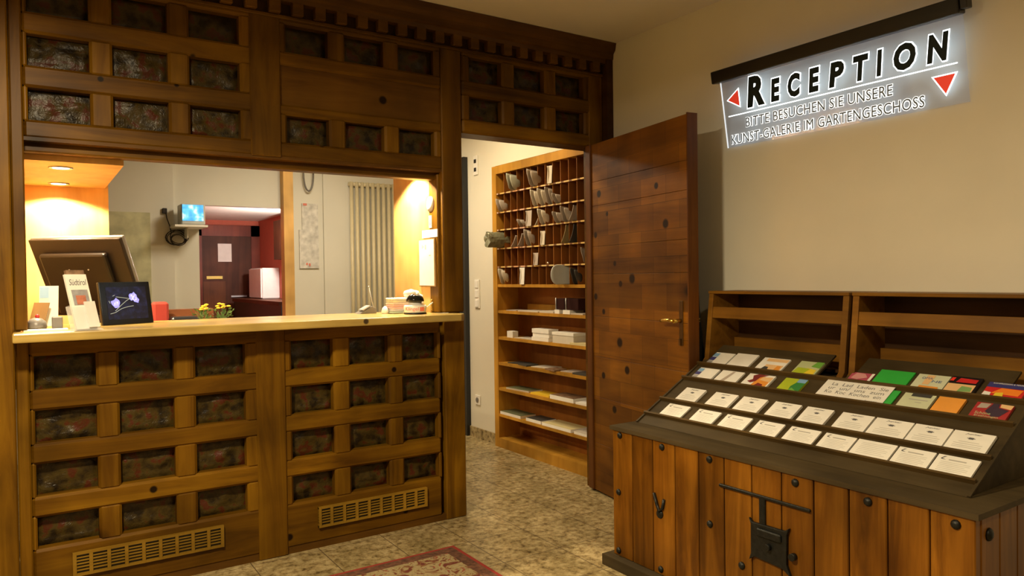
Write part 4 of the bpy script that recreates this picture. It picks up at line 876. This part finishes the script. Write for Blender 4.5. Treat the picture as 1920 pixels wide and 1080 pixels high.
# monitor seen from behind
k = 1.25; MC_ = rframe((.196*k, 3.317*k, 1.35+.015*k), -.704, -.443); w2, h2 = .19*k, .165*k
mon = thing('computer_monitor', 'large dark flat monitor seen from behind, tilted, in the left niche', 'monitor', (.245, 4.20, 1.06))
obj('back_shell', mbox(MC_, -w2, w2, -h2, h2, -.022, .0), plain('bronze_shell', (.018, .011, .007), .4, spec=.25), mon, bev=.004)
b1 = mbox(MC_, -w2*.80, w2*.66, -h2*.9, h2*.68, 0, .030)
obj('rear_bulge', b1, plain('bronze_bulge', (.014, .009, .006), .38, spec=.25), mon, bev=.012)
obj('bezel', mbox(MC_, -w2-.004, w2+.004, -h2-.004, h2+.004, -.040, -.022), grey_m, mon, bev=.005)
obj('screen', mbox(MC_, -w2+.02, w2-.02, -h2+.02, h2-.02, -.0415, -.0402), black_m, mon)
bm = bmesh.new(); p = MC_ @ Vector((0, -.06, -.0)); 
tube(bm, [p, (p.x+.03, p.y+.14, 1.26), (p.x+.03, p.y+.14, 1.07)], .022, 10); box(bm, p.x-.07, p.x+.13, p.y+.06, p.y+.22, 1.0605, 1.074, bev=.004); obj('stand', bm, grey_m, mon)
for u in (-.05, .05):
    bm = bmesh.new(); q = MC_ @ Vector((u, .06, .030)); cyl(bm, q, MC_ @ Vector((u, .06, .032)), .004, seg=8); obj('screw', bm, silver_m, mon)
# digital photo frame
k = 1.18; pos = Vector((.327*k, 3.247*k, 1.35+(1.266-1.35)*k)); MF = rframe(pos, .467, .173); w2, h2 = .105*k, .085*k
pf = thing('digital_photo_frame', 'black digital picture frame with glowing blue flower picture on the counter', 'picture frame', (pos.x, pos.y, CT))
obj('casing', mbox(MF, -w2, w2, -h2+.001, h2, -.018, 0), plain('gloss_black', (.008, .008, .008), .12), pf, bev=.003)
def flower_screen():
    m, nt, b = newmat('flower_screen'); tc = N(nt, 'ShaderNodeTexCoord'); b.inputs['Base Color'].default_value = (.01, .01, .02, 1); b.inputs['Roughness'].default_value = .2
    n = N(nt, 'ShaderNodeTexNoise'); n.inputs['Scale'].default_value = 40; n.inputs['Detail'].default_value = 3; L(nt, tc.outputs['Object'], n.inputs['Vector'])
    r = ramp(nt, [(.45, (.002, .003, .015)), (.62, (.01, .02, .08)), (.75, (.05, .04, .14))]); L(nt, n.outputs[0], r.inputs[0]); L(nt, r.outputs[0], b.inputs['Emission Color']); b.inputs['Emission Strength'].default_value = .35; return m
scr = obj('screen', mbox(MF, -w2+.030, w2-.024, -h2+.026, h2-.024, .0003, .0012), flower_screen(), pf)
fl_m = plain('blue_petals', (.2, .2, .6), .5, emit=(.20, .22, .95), es=1.1); fl2_m = plain('pale_petals', (.4, .4, .8), .5, emit=(.45, .45, 1), es=1.1); st_m = plain('pale_stem', (.3, .35, .3), .5, emit=(.30, .38, .36), es=.6)
bm = bmesh.new(); rnd = random.Random(3)
def blob(bm, cx, cy, r, n=14, e=.3):
    bm.faces.new([bm.verts.new(MF @ Vector((cx+r*(1+e*rnd.uniform(-1, 1))*math.cos(2*PI*q/n), cy+r*(1+e*rnd.uniform(-1, 1))*math.sin(2*PI*q/n), .0016))) for q in range(n)])
blob(bm, .035, .028, .020); blob(bm, -.055, .002, .019); blob(bm, .046, .012, .013); obj('blue_flower', bm, fl_m, scr)
bm = bmesh.new()
for _ in range(26): blob(bm, .037+rnd.uniform(-.014, .014), .026+rnd.uniform(-.014, .014), .0028, 6)
for _ in range(14): blob(bm, -.053+rnd.uniform(-.010, .010), rnd.uniform(-.010, .012), .0026, 6)
for v in bm.verts: v.co += MF.to_3x3() @ Vector((0, 0, .0004))
obj('petal_highlights', bm, fl2_m, scr)
bm = bmesh.new()
for pts in ([(-.085, -.048), (-.06, -.042), (-.03, -.026), (0, -.018), (.03, -.014)], [(-.06, -.035), (-.03, -.01), (0, .012), (.02, .022)], [(-.05, .030), (-.02, .026), (.015, .020)], [(-.085, .012), (-.08, .0)], [(-.065, .034), (-.055, .038)]):
    tube(bm, [MF @ Vector((a, b_, .0018)) for a, b_ in pts], .0011, 5)
obj('stem', bm, st_m, scr)
bm = bmesh.new(); q0 = MF @ Vector((0, .02, -.02)); q1 = MF @ Vector((0, -.02, -.02)); cyl(bm, q0, (q0.x-.03, q0.y+.09, CT+.003), .004); obj('support_leg', bm, black_m, pf)
# brochure holder
k = .985; pos = Vector((.189*k, 3.556*k, 1.35+(1.268-1.35)*k)); MB = rframe(pos, .605, .291); w2, h2 = .051*k, .124*k
bh = thing('brochure_holder', 'clear acrylic holder filled with slim white brochures on the counter', 'brochure holder', (pos.x, pos.y, CT))
acr = plain('clear_acrylic', (.9, .9, .9), .08, alpha=.18)
bm = mbox(MB, -w2-.004, w2+.004, -h2, -h2*.1, -.026, -.024); merge(bm, mbox(MB, -w2-.004, w2+.004, -h2, -h2*.18, .0045, .0065)); merge(bm, mbox(MB, -w2-.005, -w2-.003, -h2, -h2*.1, -.026, .0065)); merge(bm, mbox(MB, w2+.003, w2+.005, -h2, -h2*.1, -.026, .0065))
obj('acrylic_pocket', bm, acr, bh)
bm = bmesh.new(); box(bm, pos.x-.045, pos.x+.075, pos.y-.075, pos.y+.03, CT, CT+.004, bev=.001); obj('acrylic_base', bm, acr, bh)
obj('brochure', mbox(MB, -w2, w2*.92, -h2+.006, h2-.004, -.006, .003), paper_m, bh)
obj('rear_brochure', mbox(MB, -w2*.62, w2*.98, -h2+.006, h2+.018, -.020, -.008), brn, bh)
obj('cover_photo', mbox(MB, -w2*.72, w2*.72, -h2*.12, h2*.42, .0031, .0038), plain('mountain_print', (.30, .30, .32), .5, noise=.3, nscale=30), bh)
obj('cover_photo_rock', mbox(MB, -w2*.45, w2*.42, -h2*.10, h2*.22, .0039, .0044), plain('rock_print', (.45, .16, .10), .5, noise=.3, nscale=40), bh)
bm = bmesh.new(); fit_text(bm, 'Südtirol', -w2*.75, w2*.80, .026, MB @ Matrix.Translation((0, h2*.58, .0034)), depth=.0003, shear=.25); obj('cover_title', bm, mat_ink, bh)
obj('business_cards', mbox(MB, w2*.05, w2*1.0, -h2*.92, -h2*.02, .007, .013), plain('pale_card', (.7, .68, .66), .5), bh)
# items left of the monitor
t = thing('leaflet_stand', 'small tan card stand with leaflets at the far left of the counter', 'leaflet stand', (.06, 3.80, CT))
ML = rframe((.078, 3.80, CT+.10), -.15, .24)
obj('white_leaflet', mbox(ML, -.036, .036, -.095, .085, -.004, 0), white_m, t); obj('blue_print', mbox(ML, -.034, .0, .03, .08, .0003, .001), bl, t)
M2 = rframe((.040, 3.775, CT+.058), -.9, .3); obj('tan_card', mbox(M2, -.045, .045, -.055, .055, -.002, 0), plain('tan_card', (.34, .22, .10), .6), t)
t = thing('desk_gadget', 'grey domed gadget with red tip at the left edge of the counter', 'gadget', (.025, 3.72, CT))
bm = bmesh.new(); lathe(bm, (.030, 3.71, CT), [(.036, 0), (.040, .008), (.036, .030), (.022, .044), (.004, .050)], 20); obj('dome', bm, grey_m, t)
bm = bmesh.new(); lathe(bm, (.034, 3.71, CT+.048), [(.007, 0), (.009, .008), (.003, .016)], 12); obj('red_tip', bm, rd, t)
bm = bmesh.new(); box(bm, .085, .125, 3.665, 3.70, CT+.0, CT+.052, bev=.004); solo('pen_cup', bm, grey_m, (.105, 3.68, CT), 'small dark grey cup below the white leaflet on the counter', 'cup')
t = thing('paper_sheet', 'flat open white paper sheet lying at the left end of the counter', 'paper', (.05, 3.60, CT)); bx('sheet', white_m, t, -.015, .14, 3.56, 3.66, CT, CT+.003)
# phone base with antenna
t = thing('telephone', 'grey wedge shaped desk phone with thin antenna on the counter', 'telephone', (1.60, 3.9, CT))
bm = bmesh.new(); prism(bm, [(1.535, CT), (1.640, CT), (1.638, CT+.028), (1.612, CT+.042)], 'Y', 3.86, 3.94); obj('body', bm, grey_m, t, bev=.003)
bm = bmesh.new(); prism(bm, [(1.560, CT+.019), (1.604, CT+.042), (1.600, CT+.046), (1.556, CT+.023)], 'Y', 3.855, 3.92); obj('keypad', bm, silver_m, t)
bm = bmesh.new(); cyl(bm, (1.628, 3.87, CT+.020), (1.598, 3.87, CT+.150), .0035, .0022, 8); lathe(bm, (1.598, 3.87, CT+.150), [(.002, -.003), (.005, 0), (.002, .005)], 8); obj('antenna', bm, silver_m, t)
# small plates / towels stack
t = thing('folded_napkins', 'stack of pastel striped folded cloths on the right end of the counter', 'cloth stack', (1.745, 3.75, CT))
for q, c_ in enumerate([(.55, .66, .52), (.60, .62, .66), (.78, .52, .50), (.78, .46, .42), (.80, .66, .56), (.72, .66, .45), (.85, .80, .68)]):
    bm = bmesh.new(); z_ = CT+.0125*q; box(bm, 1.680+.002*(q % 2), 1.795, 3.73, 3.83, z_+.0005, z_+.012, bev=.004); obj('cloth', bm, plain('cloth_%d' % q if False else 'cloth_' + 'abcdefg'[q], c_, .9), t)
bm = bmesh.new(); rnd = random.Random(5)
for (x_, y_, z_, r) in [(1.815, 3.78, .110, .030), (1.845, 3.79, .105, .028), (1.79, 3.77, .108, .026), (1.865, 3.78, .085, .026), (1.83, 3.77, .085, .034), (1.86, 3.77, .05, .03)]:
    lathe(bm, (x_, y_, CT+z_), [(.003, -r), (r*.7, -r*.7), (r, 0), (r*.75, r*.6), (.003, r*.8)], 14)
lathe(bm, (1.835, 3.778, CT), [(.040, 0), (.042, .02), (.045, .07), (.02, .09)], 18)
solo('tissue_heap', bm, white_m, (1.835, 3.78, CT), 'bright white crumpled tissue heap behind the black domed bell', 'tissues')
bm = bmesh.new(); lathe(bm, (1.665, 3.80, CT), [(.020, 0), (.022, .012), (.016, .030), (.004, .042)], 14); solo('white_shaker', bm, white_m, (1.665, 3.80, CT), 'small white rounded pot left of the pastel cloths', 'pot')
# bell
t = thing('reception_bell', 'shiny black domed ring bell on a white lettered base', 'bell', (1.772, 3.64, CT)); bc = (1.772, 3.64)
bm = bmesh.new(); lathe(bm, (*bc, CT), [(0.0612, 0.0000), (0.0625, 0.0051), (0.0599, 0.0076)], 32); obj('foot', bm, black_m, t)
bm = bmesh.new(); lathe(bm, (*bc, CT), [(0.0585, 0.0076), (0.0612, 0.0127), (0.0612, 0.0432), (0.0572, 0.0483), (0.0372, 0.0508), (0.0346, 0.0711)], 32); obj('white_base', bm, white_m, t)
bm = bmesh.new(); lathe(bm, (*bc, CT), [(0.0439, 0.0660), (0.0505, 0.0686), (0.0479, 0.0813), (0.0386, 0.0965), (0.0213, 0.1080), (0.0040, 0.1118)], 32); obj('black_dome', bm, plain('gloss_black_dome', (.006, .006, .006), .08), t)
bm = bmesh.new(); ang0 = math.atan2(0-bc[1], 0-bc[0])
tt = text_bm('Klingel', 1., depth=.01)
xs = [v.co.x for v in tt.verts]; ys = [v.co.y for v in tt.verts]
for v in tt.verts:
    u = (v.co.x-min(xs))/(max(xs)-min(xs)); a = ang0-.95+1.25*u; r = .0621+v.co.z*.03
    v.co = Vector((bc[0]+r*math.cos(a), bc[1]+r*math.sin(a), CT+.015+.024*(v.co.y-min(ys))/(max(ys)-min(ys))))
merge(bm, tt)
for q in range(8):
    a = ang0+.42+.06*q; v = [(bc[0]+.0621*math.cos(x_), bc[1]+.0621*math.sin(x_), CT+z_) for x_, z_ in ((a, .016), (a+.06, .016), (a+.06, .038), (a, .038))]; quad(bm, v)
obj('red_lettering', bm, plain('coral_print', (.80, .20, .12), .5), t)
bm = bmesh.new(); cyl(bm, (1.82, 3.61, CT+.03), (1.855, 3.59, CT+.062), .003); obj('side_lever', bm, white_m, t)
bm = bmesh.new()
for q in range(8): lathe(bm, (1.905, 3.70, CT+.008+.009*q), [(.002, -.0045), (.0055, 0), (.002, .0045)], 8)
solo('bead_chain', bm, brass_m, (1.905, 3.70, CT), 'short hanging bead chain at the right jamb of the window', 'chain')
# ------------------------------------------------------------------ office interior
desk = thing('office_desk', 'low dark desk behind the counter', 'desk', (.9, 4.55, 0))
bx('desktop', kitchen_wood, desk, -.02, 1.6, 4.10, 4.69, 1.03, 1.06); 
for x_ in (.0, 1.54): bx('leg', kitchen_wood, desk, x_, x_+.05, 4.2, 4.65, 0, 1.03)
bx('rear_ledge', wood('ledge_wood', (.12, .04, .02), (.2, .07, .03), (.26, .1, .04), 'X', vknots=False), desk, .60, .92, 4.60, 4.685, 1.06, 1.185)
bm = bmesh.new(); box(bm, .575, .655, 4.44, 4.54, 1.0605, 1.235, bev=.012); solo('red_bag', bm, plain('red_cloth', (.30, .025, .015), .8), (.615, 4.49, 1.06), 'red bag standing behind the picture frame', 'bag')
bm = bmesh.new(); box(bm, .66, .80, 4.38, 4.50, 1.0605, 1.15, bev=.01); solo('printer', bm, black_m, (.73, 4.44, 1.06), 'low black device left of the yellow flowers', 'printer')
def plant(x_, y_, lab, seed):
    rnd = random.Random(seed); t = thing('flower_pot', lab, 'potted plant', (x_, y_, 1.0605), 'yellow flowers behind the counter')
    bm = bmesh.new(); lathe(bm, (x_, y_, 1.0605), [(.03, 0), (.038, .05), (.040, .06), (.034, .06)], 16); obj('pot', bm, white_m, t)
    bm = bmesh.new()
    for q in range(90):
        a = rnd.uniform(0, 2*PI); r = rnd.uniform(.0, .06); h = rnd.uniform(.05, .125); c = Vector((x_+r*math.cos(a), y_+r*math.sin(a), 1.0605+h)); s_ = rnd.uniform(.007, .014)
        d = Vector((math.cos(a)*.7+rnd.uniform(-.4, .4), math.sin(a)*.7+rnd.uniform(-.4, .4), rnd.uniform(.1, 1))).normalized(); n_ = d.cross(Vector((rnd.random(), rnd.random(), .3))).normalized()
        bm.faces.new([bm.verts.new(c-d*s_), bm.verts.new(c+n_*s_*.5), bm.verts.new(c+d*s_), bm.verts.new(c-n_*s_*.5)])
    for q in range(8): cyl(bm, (x_, y_, 1.10), (x_+rnd.uniform(-.04, .04), y_+rnd.uniform(-.04, .04), 1.17), .0015, .001, 5)
    obj('foliage', bm, plain('leaf_green', (.09, .16, .03), .6), t)
    for q in range(7):
        a = rnd.uniform(0, 2*PI); r = rnd.uniform(.0, .045); c = (x_+r*math.cos(a), y_+r*math.sin(a)-.01, 1.0605+rnd.uniform(.12, .155))
        bm = bmesh.new(); lathe(bm, c, [(.002, -.004), (.010, -.002), (.013, .003), (.006, .006), (.002, .007)], 9); obj('blossom', bm, plain('yellow_petal', (.85, .62, .04), .6), t)
plant(.835, 4.50, 'yellow flowering pot plant, left one behind the counter', 1); plant(.950, 4.50, 'yellow flowering pot plant, right one behind the counter', 2)
t = thing('wall_map', 'large faded map on the office back wall', 'map', (.7, 6.555, 1.3))
mp_m = plain('faded_map', (.52, .52, .34), .8, noise=.35, nscale=6); bx('sheet', mp_m, t, .40, .840, 6.548, 6.558, .95, 1.905)
t = thing('wall_plan', 'two tall white plan sheets taped on the wall beside the radiator', 'poster', (2.15, 6.595, 1.4)); pl_m = plain('plan_paper', (.60, .59, .56), .8, noise=.25, nscale=22)
bx('upper_sheet', pl_m, t, 2.090, 2.238, 6.586, 6.598, 1.79, 2.04); bx('lower_sheet', pl_m, t, 2.062, 2.240, 6.584, 6.597, 1.45, 1.80)
bm = bmesh.new(); box(bm, 2.10, 2.135, 6.583, 6.586, 2.02, 2.04); box(bm, 2.12, 2.135, 6.581, 6.584, 1.48, 1.50); box(bm, 2.145, 2.16, 6.581, 6.584, 1.47, 1.495); obj('red_mark', bm, plain('faded_red', (.65, .2, .15), .7), t)
rad = thing('tube_radiator', 'tall cream tubular radiator on the office back wall', 'radiator', (2.76, 6.54, .1)); rm = plain('radiator_cream', (.66, .58, .38), .4)
for q in range(9):
    x_ = 2.540+q*.0535; bm = bmesh.new(); cyl(bm, (x_, 6.53, .22), (x_, 6.53, 2.255), .0165, seg=12); obj('tube', bm, rm, rad)
for z_ in (2.235, .24): bm = bmesh.new(); cyl(bm, (2.52, 6.545, z_), (2.99, 6.545, z_), .019, seg=12); obj('header_pipe', bm, rm, rad)
bm = bmesh.new(); cyl(bm, (2.54, 6.53, .0), (2.54, 6.53, .24), .012, seg=10); obj('feed_pipe', bm, rm, rad)
t = thing('television', 'small white television showing a blue picture on a wall shelf', 'television', (1.125, 6.42, 1.80))
bx('casing', plain('tv_shell', (.5, .52, .5), .4), t, 1.035, 1.215, 6.32, 6.50, 1.801, 1.968, bev=.008)
def tv():
    m, nt, b = newmat('blue_picture'); tc = N(nt, 'ShaderNodeTexCoord'); n = N(nt, 'ShaderNodeTexNoise'); n.inputs['Scale'].default_value = 14; L(nt, tc.outputs['Object'], n.inputs['Vector'])
    r = ramp(nt, [(.40, (.05, .35, .75)), (.55, (.12, .55, .9)), (.66, (.7, .9, 1))]); L(nt, n.outputs[0], r.inputs[0]); L(nt, r.outputs[0], b.inputs['Emission Color']); b.inputs['Emission Strength'].default_value = 1.3; b.inputs['Base Color'].default_value = (.02, .05, .08, 1); return m
bx('screen', tv(), t, 1.043, 1.200, 6.316, 6.3205, 1.832, 1.960)
t = thing('wall_shelf', 'thin white shelf carrying the small television', 'shelf', (1.12, 6.45, 1.79)); bx('board', white_m, t, .985, 1.230, 6.30, 6.60, 1.783, 1.799); bx('bracket', white_m, t, 1.09, 1.10, 6.40, 6.598, 1.70, 1.783)
t = thing('television_cable', 'black cable coil hanging under the television shelf', 'cable', (1.03, 6.55, 1.7))
bm = bmesh.new(); rnd = random.Random(9)
for q in range(6):
    r = rnd.uniform(.035, .065); cx_, cz_ = 1.055+rnd.uniform(-.03, .03), 1.705+rnd.uniform(-.02, .02)
    tube(bm, [(cx_+r*1.25*math.cos(a), 6.545-.004*q, cz_+r*math.sin(a)) for a in [2*PI*j/18 for j in range(19)]], .0035, 6)
tube(bm, [(.955, 6.55, 1.92), (.965, 6.55, 1.86), (.985, 6.548, 1.80), (.995, 6.548, 1.74)], .004, 6); obj('coil', bm, black_m, t)
bx('plug', black_m, t, .930, .965, 6.535, 6.558, 1.90, 1.945, bev=.004)
bm = bmesh.new(); tube(bm, [(2.143+.045*math.cos(a), 6.55, 2.30+.15*math.sin(a)) for a in [2*PI*j/28 for j in range(29)]], .008, 6)
cyl(bm, (2.143, 6.56, 2.45), (2.143, 6.60, 2.45), .012, seg=10)
solo('cable_loop', bm, grey_m, (2.143, 6.59, 2.3), 'dark cable loop hanging on the wall above the plan sheets', 'cable')
# kitchen passage
t = thing('dark_inner_door', 'dark brown door with white notice in the red passage', 'door', (2.09, 9.56, 0))
bm = bmesh.new(); box(bm, 1.68, 1.79, 9.55, 9.599, 0, 2.035); box(bm, 2.375, 2.482, 9.55, 9.599, 0, 2.035); box(bm, 1.68, 2.482, 9.55, 9.599, 1.90, 2.035); obj('casing', bm, wood('casing_wood', (.13, .03, .018), (.2, .045, .025), (.24, .06, .03), 'Z', vknots=False), t)
bx('leaf', kitchen_wood, t, 1.79, 2.375, 9.565, 9.599, 0, 1.90)
bx('notice', paper_m, t, 1.976, 2.137, 9.556, 9.564, 1.582, 1.806); bx('yellow_sign', ye, t, 1.840, 2.025, 9.556, 9.564, 1.369, 1.405); bx('push_bar', silver_m, t, 2.12, 2.31, 9.54, 9.564, 1.140, 1.160)
bx('lower_panel', wood('lower_panel_wood', (.10, .03, .01), (.15, .05, .015), (.18, .06, .02), 'Z', vknots=False), t, 1.80, 2.06, 9.560, 9.5645, .2, 1.34)
t = thing('wall_cupboard', 'dark wall cupboard high on the red wall', 'cupboard', (2.43, 7.9, 1.58)); bx('body', kitchen_wood, t, 2.37, 2.482, 7.2, 8.52, 1.58, 2.02)
t = thing('refrigerator', 'white refrigerator against the red wall', 'refrigerator', (2.35, 8.95, 1.1)); bx('body', plain('fridge_white', (.7, .66, .64), .4), t, 2.28, 2.482, 8.70, 9.25, 1.13, 1.49, bev=.008); bx('door', plain('fridge_door', (.8, .76, .74), .35), t, 2.265, 2.279, 8.71, 9.24, 1.14, 1.48, bev=.003)
t = thing('kitchen_counter', 'dark kitchen counter under the white refrigerator', 'counter', (2.3, 8.6, 0)); bx('body', black_m, t, 2.12, 2.482, 7.4, 9.4, 0, 1.09); bx('top', kitchen_wood, t, 2.10, 2.482, 7.4, 9.4, 1.09, 1.129)
# ceiling lamps of the hall (above the frame)
for (x_, y_, lab) in [(-.15, 1.72, 'round ceiling lamp over the hall in front of the counter'), (1.3, .1, 'round ceiling lamp over the hall behind the viewer')]:
    bm = bmesh.new(); lathe(bm, (x_, y_, 2.51), [(.17, .0), (.19, .02), (.10, .12), (.03, .16), (.03, .309)], 24); solo('ceiling_lamp', bm, black_m, (x_, y_, 2.51), lab, 'lamp', 'hall ceiling lamps')
